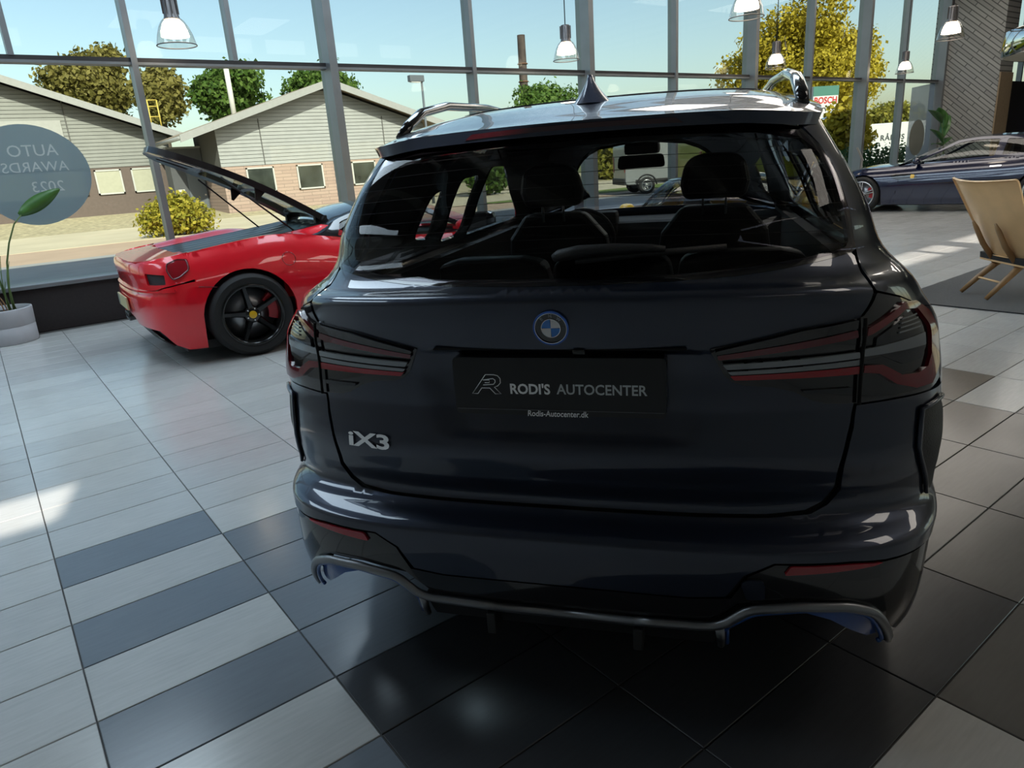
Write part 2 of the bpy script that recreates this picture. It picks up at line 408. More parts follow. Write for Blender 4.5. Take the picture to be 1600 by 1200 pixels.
def brick_diag():
    m = mat('diagonal_grey_brick', (.2, .2, .2), .8)
    b = m.node_tree.nodes['Principled BSDF']; L = m.node_tree.links; tc = nd(m, 'ShaderNodeTexCoord'); mp = nd(m, 'ShaderNodeMapping')
    mp.inputs['Rotation'].default_value = (math.radians(0), 0, math.radians(-40)); sx = nd(m, 'ShaderNodeSeparateXYZ'); cx = nd(m, 'ShaderNodeCombineXYZ')
    L.new(tc.outputs['Object'], sx.inputs[0]); L.new(sx.outputs['Y'], cx.inputs[0]); L.new(sx.outputs['Z'], cx.inputs[1]); L.new(cx.outputs[0], mp.inputs['Vector'])
    br = nd(m, 'ShaderNodeTexBrick'); br.inputs['Scale'].default_value = 1.0; br.inputs['Brick Width'].default_value = .9; br.inputs['Row Height'].default_value = .10
    br.inputs['Mortar Size'].default_value = .012; br.inputs['Color1'].default_value = (.27, .265, .25, 1); br.inputs['Color2'].default_value = (.36, .35, .33, 1); br.inputs['Mortar'].default_value = (.11, .11, .105, 1)
    L.new(mp.outputs[0], br.inputs['Vector']); L.new(br.outputs['Color'], b.inputs['Base Color'])
    bp = nd(m, 'ShaderNodeBump'); bp.inputs['Strength'].default_value = .5; bp.inputs['Distance'].default_value = .02; bp.invert = True; L.new(br.outputs['Fac'], bp.inputs['Height']); L.new(bp.outputs[0], b.inputs['Normal'])
    return m
wr = MB().box((RX1, 4.12, 0), (RX1+.9, RY1+.3, RZ)).build('wall_right', brick_diag()); tag(wr, 'pier of grey brick laid diagonally beside the glazed front', kind='structure')
o = MB().box((RX1+.02, 4.085, 0), (RX1+.9, 4.12, 2.9)).build('return_panel', mat('warm_brown_panel', (.30, .22, .14), .6, noise=.1, nscale=20), wr)
o['label'] = 'warm brown panel on the return of the brick pier'
wf = MB().box((RX1+8, RY0-.3, 0), (RX1+8.3, RY1+.4, RZ)).build('wall_end', mat('charcoal_wall', (.045, .042, .042), .7, noise=.1)); tag(wf, 'dark end wall behind the blue car', kind='structure')
o = MB().box((RX1+.9, RY1-.05, 0), (RX1+8, RY1+.3, 2.9)).build('wall_corner', mat('charcoal_wall', (0, 0, 0))); tag(o, 'dark wall beyond the brick pier', kind='structure')
w2 = empty('window_2', (RX1+.9, RY1, 2.9)); tag(w2, 'high window beyond the brick pier', kind='structure')
for k in range(5): MB().box((k*1.75, .05, 0), (k*1.75+.1, .2, 2.8)).build('mullion', M_ALU, w2)
for k in range(4): MB().box((k*1.75+.1, .12, 0), (k*1.75+1.75, .13, 2.8)).build('pane', M_PANE, w2)

# ------------------------------------------------------------------ shared car pieces
M_PAINT = mat('graphite_metallic_paint', (.015, .022, .042), .32, .6, 1.0, .02)
M_BLACKG = mat('gloss_black_plastic', (.006, .006, .007), .12, 0, .6, .03)
M_BLACKM = mat('matt_black_plastic', (.014, .014, .015), .55, bump=.15, bscale=220)
M_GAP = mat('panel_gap_black', (.003, .003, .003), .9)
M_CHROME = mat('bright_chrome', (.80, .81, .83), .10, 1.0)
M_SATIN = mat('satin_silver', (.24, .245, .26), .40, 1.0)
M_TINT = clear_glass('tinted_rear_glass', (.70, .68, .72), 1.0, 1.32)
M_CARGLASS = clear_glass('car_window_glass', (.74, .80, .78), 1.0, 1.5)
M_TYRE = mat('tyre_rubber', (.016, .016, .017), .72, bump=.2, bscale=120)
M_RIMB = mat('gloss_black_alloy', (.012, .012, .013), .22, .3, .5)
M_RIMS = mat('silver_alloy', (.55, .56, .58), .25, .9)
M_DISC = mat('brake_disc_steel', (.30, .30, .31), .35, .9)
M_CALR = mat('red_brake_caliper', (.42, .012, .02), .35, 0, .4)
M_REDL = mat('red_lamp_lens', (.30, .006, .014), .12, 0, .8)
M_REDM = mat('dim_red_lamp_lens', (.16, .004, .010), .12, 0, .8)
M_REDD = mat('deep_red_lamp_lens', (.10, .004, .010), .12, 0, .8)
M_SMOKE = mat('smoked_lamp_lens', (.010, .009, .011), .08, 0, .8)
M_INT = mat('black_cabin_trim', (.012, .012, .013), .75, bump=.1, bscale=200)
M_SEAT = mat('black_seat_leather', (.016, .015, .016), .5, bump=.12, bscale=150)

def car_wheel(parent, c, side, R, w, rimr, spokes, m_rim, m_cal=None, cap=None, twist=0.0, double=False, spw=.045, m_lip=None):
    """wheel as a part of a car: tyre, rim, spokes, brake disc, caliper, hub cap as sub-parts; side = +1/-1 is the outer direction along local x"""
    wh = empty('wheel', c); wh.parent = parent
    ax = Matrix(((0, 0, side), (side, 0, 0), (0, 1, 0)))       # local z -> outward x
    h = w/2
    p = [(rimr, -h*.9), (rimr+.02, -h), (R-.035, -h), (R-.008, -h*.8), (R, -h*.5), (R, h*.5), (R-.008, h*.8), (R-.035, h), (rimr+.02, h), (rimr, h*.92)]
    ty = MB().lathe(p, 56, ax=ax).build('tyre', M_TYRE, wh); smooth_angle(ty, 40)
    rb = MB().lathe([(rimr+.004, h*.96), (rimr-.004, h*1.0), (rimr-.018, h*.97), (rimr-.03, h*.7), (rimr-.035, -h*.9)], 56, ax=ax).build('rim', m_lip or m_rim, wh)
    sp = []
    for k in range(spokes):
        a = twist+2*PI*k/spokes
        for da in ((-.11, .11) if double else (0,)):
            b = MB(); e = Vector((math.cos(a+da), math.sin(a+da), 0)); t = Vector((-math.sin(a+da), math.cos(a+da), 0)); z = Vector((0, 0, 1))
            pr_ = []
            for (r, wd, zo) in ((.035, spw*.75, h*.72), (rimr*.5, spw*.55, h*.80), (rimr-.012, spw*.5, h*.90)):
                for (sx, zz) in ((-1, zo-.035), (1, zo-.035), (.55, zo), (-.55, zo)): pr_.append(ax @ (e*r+t*(sx*wd)+z*zz))
            f = [(0, 1, 2, 3)[::-1], (8, 9, 10, 11)]
            for q in range(2):
                for i in range(4): f.append((q*4+i, q*4+(i+1) % 4, q*4+4+(i+1) % 4, q*4+4+i))
            o = b.add(pr_, f).build('spoke', m_rim, wh); fixn(o); sp.append(o)
    MB().lathe([(0, h*.74), (.06, h*.74), (.072, h*.68), (.075, h*.4)], 28, ax=ax).build('hub', m_rim, wh)
    for k in range(5):
        a = twist+2*PI*(k+.5)/5; cc = ax @ Vector((.052*math.cos(a), .052*math.sin(a), h*.74))
        MB().lathe([(.0085, 0), (.0085, .006), (0, .008)], 8, cc, ax).build('wheel_bolt', M_RIMS, wh)
    if cap:
        cp = MB().lathe([(.033, h*.74), (.033, h*.79), (.029, h*.80), (0, h*.805)], 24, ax=ax).build('hub_cap', cap, wh)
    MB().lathe([(.05, h*.1), (rimr*.84, h*.1), (rimr*.84, -.02), (.05, -.02)], 40, ax=ax).build('brake_disc', M_DISC, wh)
    if m_cal:
        b = MB(); v = []
        a0, a1 = -.35, .75; N = 8
        for k in range(N+1):
            a = a0+(a1-a0)*k/N
            for r, z in ((rimr*.58, h*.02), (rimr*.90, h*.02), (rimr*.90, h*.42), (rimr*.58, h*.42)): v.append(ax @ Vector((r*math.cos(a), r*math.sin(a), z)))
        f = [(3, 2, 1, 0), tuple(N*4+i for i in range(4))]+[(k*4+i, k*4+(i+1) % 4, k*4+4+(i+1) % 4, k*4+4+i) for k in range(N) for i in range(4)]
        fixn(b.add(v, f).build('brake_caliper', m_cal, wh))
    return wh
def arch(cx, cz, r, n=24, a0=0.0, a1=2*PI): return [(cx+r*math.cos(a0+(a1-a0)*k/n), cz+r*math.sin(a0+(a1-a0)*k/n)) for k in range(n+1)]

# ------------------------------------------------------------------ the dark suv
PSI = 0.919696
suv = empty('suv', (0.99512, -2.68614, 0), -PSI)
tag(suv, 'large dark graphite suv parked with its tailgate towards the viewer', 'car')
B_YC = pchip([.18, .30, .36, .44, .50, .553, .563, .590, .603, .62, .68, .75, .80, .87, .95, 1.02, 1.10, 1.143, 1.150, 1.165, 1.30, 1.50, 1.56, 1.62],
             [.10, .035, .015, .004, 0, .002, .012, .075, .092, .095, .078, .060, .066, .078, .078, .066, .052, .050, .062, .14, .248, .42, .475, .56])
B_W = pchip([.18, .30, .36, .50, .62, .75, .87, 1.0, 1.10, 1.20, 1.32, 1.45, 1.52, 1.62], [.86, .90, .905, .915, .925, .908, .897, .888, .855, .782, .731, .661, .625, .59])
B_D = pchip([.18, .36, .50, .62, .75, .87, 1.0, 1.1, 1.2, 1.32, 1.45, 1.62], [.8, .8, .70, .5, .36, .33, .40, .5, .5, .42, .36, .34])
B_N = pchip([.18, .36, .50, .62, .75, .87, 1.0, 1.1, 1.2, 1.32, 1.45, 1.62], [5, 5, 4.25, 3.25, 2.55, 2.4, 2.45, 2.6, 2.95, 3.4, 4, 4])
B_DR = pchip([.4, 1.0, 1.12, 1.2, 1.5, 1.62], [0, 0, .022, .022, .03, .03])
def sst(a, b, x):
    x = min(max((x-a)/(b-a), 0), 1); return x*x*(3-2*x)
def u2v(u, t):
    k = B_N(t)/2
    if u <= 0: return 0.0
    return 1/(1+((1-u)/u)**(1/k)) if u < 1 else 1.0
def conv(pts): return [(u2v(u, t), t) for u, t in pts]
def rear(v, t):
    """rear shell: v from -1 (left side) over 0 (centre) to 1 (right side), t the height"""
    s = -1 if v < 0 else 1; v = min(abs(v), .9999); n = B_N(t); k = n/2
    u = v**k/(v**k+(1-v)**k); th = u*PI/2
    l = B_W(t)*math.sin(th)**(2/n) if th > 0 else 0
    y = B_YC(t)+B_D(t)*(1-max(math.cos(th), 0)**(2/n))
    e = .312
    y += .017*sst(e+.06, e-.06, l+.25*max(0, .93-t))*sst(.780, .808, t)*sst(1.022, 1.010, t)      # number plate recess
    return (s*l, y, t-min(1, l/.75)**2*B_DR(t))
DS, DT = .022, .018
def mirr(P): return [(-a, b) for a, b in reversed(P)]
def both(right): return right+mirr(right)
# tailgate: right half from bottom centre up to the glass, then mirrored
hat = conv([(.1, .606), (.22, .607), (.30, .615), (.345, .635), (.395, .675), (.45, .765), (.478, .83), (.489, .875), (.493, 1.0), (.510, 1.085), (.569, 1.137), (.575, 1.165), (.588, 1.197), (.574, 1.2065), (.4695, 1.195), (.3294, 1.180), (.2441, 1.1715), (.1381, 1.1645), (.03, 1.161)])
tg = panel('tailgate', both(hat), rear, M_PAINT, suv, DS, .011, 0.0, .012, flip=False)
# inner body behind the gaps
panel('body_core', both(conv([(.1, .42), (.3, .43), (.45, .40), (.6, .30), (.93, .22), (.99, .60), (.97, 1.13), (.7, 1.19), (.58, 1.2), (.1, 1.163)])), rear, M_GAP, suv, .05, .04, -.016, 0)
# bumper
bm_up = conv([(.05, .43), (.09, .44), (.13, .50), (.19, .5335), (.35, .5335), (.45, .526), (.9, .515), (.9999, .53), (.9999, .865), (.86, .872), (.75, .872), (.6, .871), (.497, .868), (.486, .82), (.458, .758), (.405, .665), (.354, .625), (.306, .605), (.22, .599), (.1, .598)])
panel('rear_bumper', both(bm_up), rear, M_PAINT, suv, DS, .010, 0.0, .012)
bl = conv([(.02, .355), (.06, .36), (.10, .42), (.2, .437), (.32, .433), (.40, .40), (.45, .34), (.62, .24), (.9, .24), (.9999, .30), (.9999, .522), (.9, .507), (.45, .518), (.35, .527), (.19, .527), (.135, .495), (.095, .432), (.05, .422)])
lowb = panel('lower_bumper', both(bl), rear, M_BLACKG, suv, DS, .012, -.004, .02)
for mi in (False, True):
    rf_ = panel('reflector', rounded(conv([(.1962, .5052), (.2169, .5265), (.3487, .527), (.4405, .521), (.41, .5165), (.2958, .511)]), .004), rear, M_REDL, suv, DS, DT, .003, .008, mirror=mi, label='red rear reflector strip')
tow = panel('towing_eye_cover', rounded(conv([(.1199, .4793), (.1298, .4886), (.1543, .4905), (.1563, .4806), (.1439, .4383), (.1158, .4355)]), .006), rear, M_PAINT, suv, DS, DT, .002, .006)
# diffuser trim: satin bar with blue inner line, swept along the shell
M_BLUE = mat('blue_accent_trim', (.012, .075, .30), .35, 0, .5)
def surf(P, off, mirror=False):
    o = []
    for u, t in P:
        v = u2v(u, t); p = Vector(rear(v, t)); e = 1e-3
        n = (Vector(rear(v+e, t))-Vector(rear(v-e, t))).cross(Vector(rear(v, t+e))-Vector(rear(v, t-e))).normalized()
        q = p+n*off; o.append(Vector((-q.x if mirror else q.x, q.y, q.z)))
    return o
def polyint(P, step):
    o = []
    for a, b in zip(P[:-1], P[1:]):
        k = max(1, int(max(abs(a[0]-b[0])/step, abs(a[1]-b[1])/step)))
        o += [(a[0]+(b[0]-a[0])*i/k, a[1]+(b[1]-a[1])*i/k) for i in range(k)]
    return o+[P[-1]]
trimR = rounded([(.0005, .343), (.071, .350), (.111, .411), (.2012, .426), (.3111, .422), (.385, .398), (.43, .355), (.50, .27)], .02)[1:-1]
trimR = [p for p in trimR if p[0] > .0004]
tr_pts = surf(polyint(trimR, .02), .006)
tr_all = [Vector((-p.x, p.y, p.z)) for p in reversed(tr_pts)]+tr_pts
dif = MB().tube(tr_all, .0125, 8, flat=.8).build('diffuser_trim', M_SATIN, suv); dif['label'] = 'satin silver trim bar along the lower edge of the bumper'
for mi in (False, True):
    blp = rounded([(.0815, .318), (.0795, .347), (.116, .398), (.2012, .413), (.3111, .409), (.374, .386), (.41, .35), (.468, .275)], .02)
    sg_ = -1 if mi else 1
    o = MB().tube([Vector((sg_*.402, .050, .280)), Vector((sg_*.399, .024, .345))]+surf(polyint(blp[4:], .02), .002, mi), .006, 8).build('accent_line', M_BLUE, suv)
    MB().tube([Vector((sg_*.382, .014, .350)), Vector((sg_*.386, .030, .310)), Vector((sg_*.388, .050, .272))], [.012, .011, .009], 8).build('diffuser_leg', M_SATIN, suv); o['label'] = 'blue accent line inside the silver trim'
    panel('diffuser_pocket', conv([(.18, .408), (.31, .404), (.372, .381), (.407, .347), (.455, .285), (.41, .288), (.34, .325), (.27, .37)]), rear, M_BLUE, suv, .03, .03, -.012, .012, mirror=mi)
panel('diffuser', [(-.265, .255), (.265, .255), (.265, .345), (-.265, .345)], rear, M_BLACKM, suv, .04, .03, -.012, .02)
for x in (-.19, .19): MB().box((x-.012, .0, .265), (x+.012, .10, .325), .004).build('diffuser_fin', M_BLACKM, suv)
# corner air outlets
for mi in (False, True):
    o = panel('air_outlet', rounded(conv([(.71, .60), (.86, .60), (.90, .70), (.89, .80), (.84, .845), (.71, .835), (.68, .75)]), .02), rear, M_BLACKM, suv, .02, .02, .0025, .01, mirror=mi)
    o['label'] = 'black vertical air outlet at the bumper corner'
    MB().tube(surf(polyint([(.70, .60), (.672, .75), (.70, .838), (.84, .85)], .03), .006, mi), .006, 6).build('outlet_frame', M_PAINT, o)
# tail lights
LO = [(.204, 1.0205), (.379, 1.064), (.4974, 1.0789), (.5123, 1.0827), (.575, 1.1348), (.6605, 1.1158), (.767, 1.0694), (.81, 1.02), (.84, .96), (.83, .90), (.75, .878), (.6, .8776), (.499, .8747), (.428, .879), (.398, .887), (.359, .911), (.316, .925), (.267, .930), (.2466, .9384), (.2307, .957)]
M_LENSG = mat('clear_lamp_strip', (.20, .215, .23), .15, .35, .6)
M_LENSD = mat('ribbed_dark_lens', (.022, .024, .03), .2, .3, .6)
for mi in (False, True):
    tl = panel('tail_light', rounded(conv(LO), .004), rear, M_SMOKE, suv, .015, .012, .004, .022, mirror=mi, label='smoked wraparound tail light with red light bars')
    def strip(nm, P, m, off, lab=None, r=.003):
        o = panel(nm, rounded(conv(P), r), rear, m, tl, .015, .012, off, .006, mirror=mi)
        if lab: o['label'] = lab
    strip('light_bar', [(.217, 1.008), (.485, 1.0475), (.486, 1.028), (.2192, .997)], M_REDD, .013, 'upper dark red light bar')
    strip('light_bar', [(.2401, .9566), (.4919, .9605), (.493, .9425), (.2474, .9455)], M_REDL, .014, 'lower red light bar')
    strip('lamp_strip', [(.2263, .987), (.4886, .9957), (.4903, .9809), (.2339, .9735)], M_LENSG, .015)
    strip('lamp_strip', [(.2355, .9672), (.4946, .9766), (.492, .963), (.2414, .9586)], M_LENSG, .013)
    strip('lamp_strip', [(.213, 1.0175), (.362, 1.0590), (.492, 1.0755), (.486, 1.0515), (.2169, 1.0095)], M_SMOKE, .013)
    strip('reversing_lamp', [(.3712, .9147), (.4785, .914), (.4769, .9032), (.3778, .9069)], M_LENSD, .012)
    # the bent outer ring of red light
    ro = [(.512, 1.048), (.6538, 1.1064), (.7121, 1.099), (.765, 1.0562), (.785, 1.0), (.785, .93), (.74, .895), (.6661, .8931), (.5967, .9094), (.5434, .9383), (.503, .9438)]
    ri = [(.504, .9604), (.5519, .9574), (.6123, .9279), (.6727, .9252), (.715, .935), (.735, .96), (.735, 1.02), (.7154, 1.05), (.7019, 1.0746), (.6498, 1.0841), (.5227, 1.0316), (.508, 1.028)]
    ring = panel('light_ring', conv(ro+ri), rear, M_REDM, tl, .012, .012, .013, .010, mirror=mi, label='bent red light ring at the outer end of the lamp')
    strip('lamp_core', [(.535, 1.02), (.64, 1.066), (.68, 1.060), (.70, 1.04), (.71, .98), (.69, .955), (.62, .95), (.565, .972), (.53, .99)], M_LENSD, .010)
    strip('lamp_strip', [(.50, 1.0), (.70, 1.012), (.702, .985), (.50, .983)], M_LENSG, .014)
    for k in range(4):
        zz = 1.02+.011*k; strip('lamp_rib', [(.60+.006*k, zz+.006), (.685, zz+.009), (.685, zz+.005), (.60+.006*k, zz+.002)], M_LENSG, .014, r=0)
    # seam between tailgate and body across the lamp
    MB().tube(surf(polyint([(.494, .874), (.496, 1.0), (.508, 1.08)], .02), .014, mi), .0042, 6).build('lamp_seam', M_GAP, tl)
# rear window
gl_r = conv([(.03, 1.1665), (.1381, 1.170), (.2441, 1.177), (.3294, 1.1855), (.4695, 1.2005), (.5754, 1.2115), (.598, 1.2165), (.604, 1.26), (.612, 1.33), (.622, 1.38), (.604, 1.44), (.535, 1.485), (.35, 1.50), (.1, 1.503)])
rg = panel('rear_window', both(gl_r), rear, M_TINT, suv, .03, .02, .004, 0, label='tinted rear window with heating wires')
core = panel('window_seal', both(conv([(.03, 1.160), (.1381, 1.163), (.2441, 1.170), (.3294, 1.1785), (.4695, 1.1935), (.578, 1.2045), (.606, 1.211), (.614, 1.26), (.622, 1.33), (.632, 1.38), (.614, 1.45), (.54, 1.492), (.35, 1.507), (.1, 1.51)])), rear, M_BLACKG, suv, .03, .02, .001, .01,
             holes=[both(conv([(.03, 1.172), (.1381, 1.176), (.2441, 1.183), (.3294, 1.192), (.4695, 1.207), (.56, 1.217), (.578, 1.228), (.585, 1.26), (.592, 1.33), (.60, 1.38), (.58, 1.43), (.51, 1.47), (.33, 1.487), (.1, 1.49)]))])
for k in range(9):
    t = 1.215+k*.03
    P = [Vector(rear(-.58+1.16*i/20, t+.012)) for i in range(21)]
    MB().tube(P, .0006, 4, caps=False).build('heating_wire', M_BLACKM, rg)
# side blades and pillars of the tailgate, and the rest of the glasshouse sides
def sideY(t): return B_YC(t)+B_D(t)
B_LF = pchip([.18, .30, .5, .8, .93, .99, 1.04, 1.09, 1.13, 1.20, 1.35, 1.5, 1.58, 1.62], [4.45, 4.62, 4.734, 4.70, 4.58, 4.30, 3.95, 3.6, 3.40, 3.2, 2.85, 2.45, 2.2, 2.0])
def sidef(y, t):
    """right flank: half width at position y and height t, closing at the nose"""
    w = B_W(t); ys = sideY(t); Lf = B_LF(t)
    low = sst(.90, .68, t)*sst(.2, .4, t)
    w += low*(.032*math.exp(-((y-.98)/.42)**2)+.040*math.exp(-((y-3.6)/.55)**2))*sst(ys-.35, ys+.1, y)
    y1 = min(3.35, Lf-.9) if t < 1.1 else Lf-.85
    if y > y1:
        q = min((y-y1)/(Lf-y1), 1.0); w *= (1-q**3.2)**(1/3.2) if q < 1 else 0
    return (w, y, t-min(1, w/.75)**2*B_DR(t))
blade = conv([(.608, 1.21), (.618, 1.26), (.627, 1.33), (.637, 1.38), (.62, 1.453), (.56, 1.50), (.62, 1.54), (.80, 1.54), (.9999, 1.54), (.9999, 1.08), (.90, 1.05), (.775, 1.074), (.668, 1.1205), (.583, 1.140), (.589, 1.17)])
for mi in (False, True):
    panel('quarter_panel', conv([(.846, .96), (.818, 1.02), (.775, 1.071), (.90, 1.047), (.9999, 1.078), (.9999, .868), (.86, .876), (.836, .898)]), rear, M_PAINT, suv, .02, .02, 0, .012, mirror=mi)
    panel('rear_pillar', blade, rear, M_PAINT, suv, .03, .02, 0, .012, mirror=mi)
    low_side = [(.62, .24)]+[]
    ol = [(.605, .605), (.585, .63), (.415, .75), (.402, .87), (.454, 1.0), (.535, 1.085), (2.2, 1.085), (3.36, 1.085), (3.56, 1.085), (3.9, 1.03), (4.25, .98), (4.5, .92), (4.62, .80), (4.64, .5), (4.5, .30), (4.21, .28), (4.19, .365)]+arch(3.795, .365, .395, 16, 0, PI)[1:-1]+[(3.40, .365), (3.38, .24), (1.35, .24), (1.325, .365)]+[p for p in arch(.93, .365, .395, 24, 0, PI)[1:-1] if p[0] > .63]
    panel('body_side', ol, sidef, M_PAINT, suv, .08, .05, 0, .02, mirror=mi)
    panel('upper_side', [(.53, 1.08), (3.36, 1.08), (3.12, 1.22), (2.8, 1.35), (2.35, 1.54), (.785, 1.54), (.722, 1.45), (.675, 1.32), (.655, 1.2)], sidef, M_BLACKG, suv, .06, .03, 0, .012, mirror=mi,
          holes=[rounded([(1.46, 1.16), (1.46, 1.42), (1.70, 1.43), (1.70, 1.16)], .04), rounded([(1.84, 1.15), (1.84, 1.46), (2.25, 1.46), (2.62, 1.37), (2.98, 1.2), (2.98, 1.15)], .04), rounded([(1.10, 1.21), (1.17, 1.37), (1.28, 1.39), (1.28, 1.19)], .04)])
    panel('side_window', [(1.0, 1.13), (3.05, 1.13), (2.66, 1.40), (2.3, 1.49), (1.2, 1.47)], sidef, M_CARGLASS, suv, .06, .04, -.008, 0, mirror=mi)
    for cy in (.93, 3.795):
        car_wheel(suv, ((-1 if mi else 1)*.80, cy, .365), -1 if mi else 1, .365, .25, .25, 5, M_RIMB, None, None, double=True)
# nose: hood, windscreen, face (the flank surface closes at the nose; the screen is cut in glass)
def screen(v, t):
    Lf = B_LF(t); y1 = Lf-.85; w = B_W(t); l = w*max(-1, min(1, v)); q = (1-abs(v)**3.2)**(1/3.2) if abs(v) < 1 else 0
    return (l, y1+(Lf-y1)*q, t-min(1, abs(l)/.75)**2*B_DR(t))
panel('windscreen', [(-.88, 1.13), (.88, 1.13), (.88, 1.53), (-.88, 1.53)], screen, M_CARGLASS, suv, .08, .03, 0, 0, flip=True)
for s_ in (-1, 1): panel('windscreen_pillar', [(s_*.88, 1.10), (s_*.985, 1.10), (s_*.985, 1.54), (s_*.88, 1.54)], screen, M_BLACKG, suv, .02, .03, .003, .01, flip=True)
def hoodf(x, y):
    k = sst(3.2, 4.7, y); return (x, y, 1.115-.16*k-.09*(abs(x)/.88)**3-.05*sst(4.3, 4.72, y))
panel('bonnet', [(-.80, 3.3), (.80, 3.3), (.80, 4.0), (.68, 4.45), (.3, 4.62), (-.3, 4.62), (-.68, 4.45), (-.80, 4.0)], hoodf, M_PAINT, suv, .1, .1, 0, .02)
def facef(x, z): return (x, 4.70-.28*(abs(x)/.85)**2.6-.03*abs(z-.5), z)
panel('front_bumper', [(-.82, .25), (.82, .25), (.85, .6), (.80, .9), (-.80, .9), (-.85, .6)], facef, M_PAINT, suv, .1, .08, 0, .02, flip=True)
for s_ in (-1, 1):
    panel('grille', rounded([(s_*.03, .55), (s_*.22, .55), (s_*.25, .78), (s_*.03, .80)], .03), facef, M_BLACKG, suv, .05, .05, .012, .012, flip=True)
    panel('headlamp', rounded([(s_*.32, .70), (s_*.70, .72), (s_*.76, .82), (s_*.34, .80)], .03), facef, M_LENSG, suv, .05, .05, .012, .012, flip=True)
# roof with spoiler
R_ZC = pchip([.36, .42, .55, .75, 1.2, 1.7, 2.2, 2.6], [1.528, 1.537, 1.562, 1.597, 1.640, 1.655, 1.642, 1.57])
def roof(x, y):
    a = abs(x)/.64
    return (x, y, R_ZC(y)-.022*a**2-.040*a**6)
rl = [(0, .375), (.2, .38), (.36, .40), (.42, .415), (.48, .42), (.56, .46), (.61, .53), (.63, .70), (.63, 2.0), (.63, 2.40), (0, 2.52)]
panel('roof', rl+mirr(rl)[1:-1], roof, M_PAINT, suv, .05, .05, 0, .03)
def spo_under(x, y): p = roof(x, y); k = sst(.72, .40, y); return (x, y, p[2]-.024-.075*(1-k))
panel('spoiler_underside', [(0, .40), (.4, .42), (.58, .50), (.62, .62), (.60, .74), (-.60, .74), (-.62, .62), (-.58, .50), (-.4, .42)], spo_under, M_BLACKG, suv, .06, .04, 0, 0)
panel('brake_light', rounded([(-.28, .392), (.28, .392), (.26, .402), (-.26, .402)], .002), lambda x, y: (x, .372+.06*(abs(x)/.5)**2-(y-.397)*.2, R_ZC(.376)-.013+(y-.397)*1.2-.03*(abs(x)/.64)**2), mat('unlit_brake_lens', (.035, .003, .006), .15, 0, .6), suv, .05, .01, .003, .004, flip=False, label='dark red high brake light in the spoiler')
panel('sunroof', rounded([(-.50, 1.0), (.50, 1.0), (.50, 2.2), (-.50, 2.2)], .08), roof, M_BLACKG, suv, .06, .06, .003, .008)
for s_ in (-1, 1):
    def rz_(y, h): return roof(.575, y)[2]+h
    pts = [(s_*.58, y, rz_(y, h)) for y, h in ((.66, -.005), (.73, .02), (.85, .048), (1.1, .058), (1.6, .058), (2.0, .055), (2.2, .03), (2.3, -.005))]
    o = MB().tube(pts, [.016, .019, .019, .019, .019, .019, .019, .016], 10, flat=.8).build('roof_rail', M_BLACKG, suv); o['label'] = 'gloss black roof rail'
# shark fin aerial
fin = MB(); fv = []; NF = 9
for k in range(NF+1):
    a = k/NF; z = .080*a; sc = (1-a)**1.5; hl = .10*sc**.7*(1-.15*a)+.014; hw = .056*sc+.007; yo = -.045*a
    for q in range(12):
        an = 2*PI*q/12; fv.append((hw*math.cos(an), hl*math.sin(an)-yo*-1*0+(-.045*a)+.0, z))
ff = [(k*12+q, k*12+(q+1) % 12, k*12+12+(q+1) % 12, k*12+12+q) for k in range(NF) for q in range(12)]+[tuple(NF*12+q for q in range(12))]
o = MB().add(fv, ff, True).build('aerial', M_PAINT, suv); o.location = (0, .80, R_ZC(.80)-.012); o['label'] = 'shark fin aerial on the roof'
# rear wiper: pivot cover, arm, blade (left centre to right over the glass)
def gpt(l, t, off=.02):
    lo, hi = 0.0, .999
    for _ in range(40):
        m_ = (lo+hi)/2
        if rear(m_, t)[0] < abs(l): lo = m_
        else: hi = m_
    p = Vector(rear(lo, t)); e = 1e-3; n = (Vector(rear(lo+e, t))-Vector(rear(lo-e, t))).cross(Vector(rear(lo, t+e))-Vector(rear(lo, t-e))).normalized(); p += n*off
    return Vector((math.copysign(p.x, l), p.y, p.z))
wp = MB().tube([gpt(-.012, 1.205, .020), gpt(.002, 1.207, .026), gpt(.05, 1.211, .034), gpt(.13, 1.217, .032), gpt(.215, 1.2195, .026), gpt(.245, 1.219, .020)], [.010, .015, .016, .0135, .010, .008], 10, flat=.95).build('wiper_arm', M_BLACKM, suv)
wp['label'] = 'black rear wiper arm resting on the glass'
MB().tube([gpt(.04, 1.199, .014), gpt(.20, 1.2125, .014), gpt(.38, 1.224, .014)], .0075, 8).build('wiper_blade', M_BLACKM, suv)
# roundel badge, model badge, number plate
def frame_at(l, t, off=.002):
    p = gpt(l, t, off); ex = (gpt(l+.02, t, off)-gpt(l-.02, t, off)).normalized(); ez = (gpt(l, t+.01, off)-gpt(l, t-.01, off)).normalized(); n = ex.cross(ez).normalized(); ez = n.cross(ex)
    return Matrix(((ex.x, ez.x, n.x, p.x), (ex.y, ez.y, n.y, p.y), (ex.z, ez.z, n.z, p.z), (0, 0, 0, 1)))
bp_, FB = None, frame_at(.0003, 1.078, .001)
def disc(name, r0, r1, z, m, parent, a0=0.0, a1=2*PI, n=40, th=.002):
    b = MB(); k = max(3, int(n*(a1-a0)/(2*PI))); v = []
    for i in range(k+1):
        a = a0+(a1-a0)*i/k
        for r, zz in ((r0, z), (r1, z), (r1, z-th)): v.append(FB @ Vector((r*math.cos(a), r*math.sin(a), zz)))
    f = []
    for i in range(k): f += [(i*3, i*3+1, i*3+4, i*3+3), (i*3+1, i*3+2, i*3+5, i*3+4)]
    return b.add(v, f).build(name, m, parent)
bdg = disc('badge', 0.0, .0405, .004, mat('badge_black', (.006, .006, .008), .15, 0, 1), suv, th=.006); bdg['label'] = 'round black badge with blue ring and blue and white quarters'
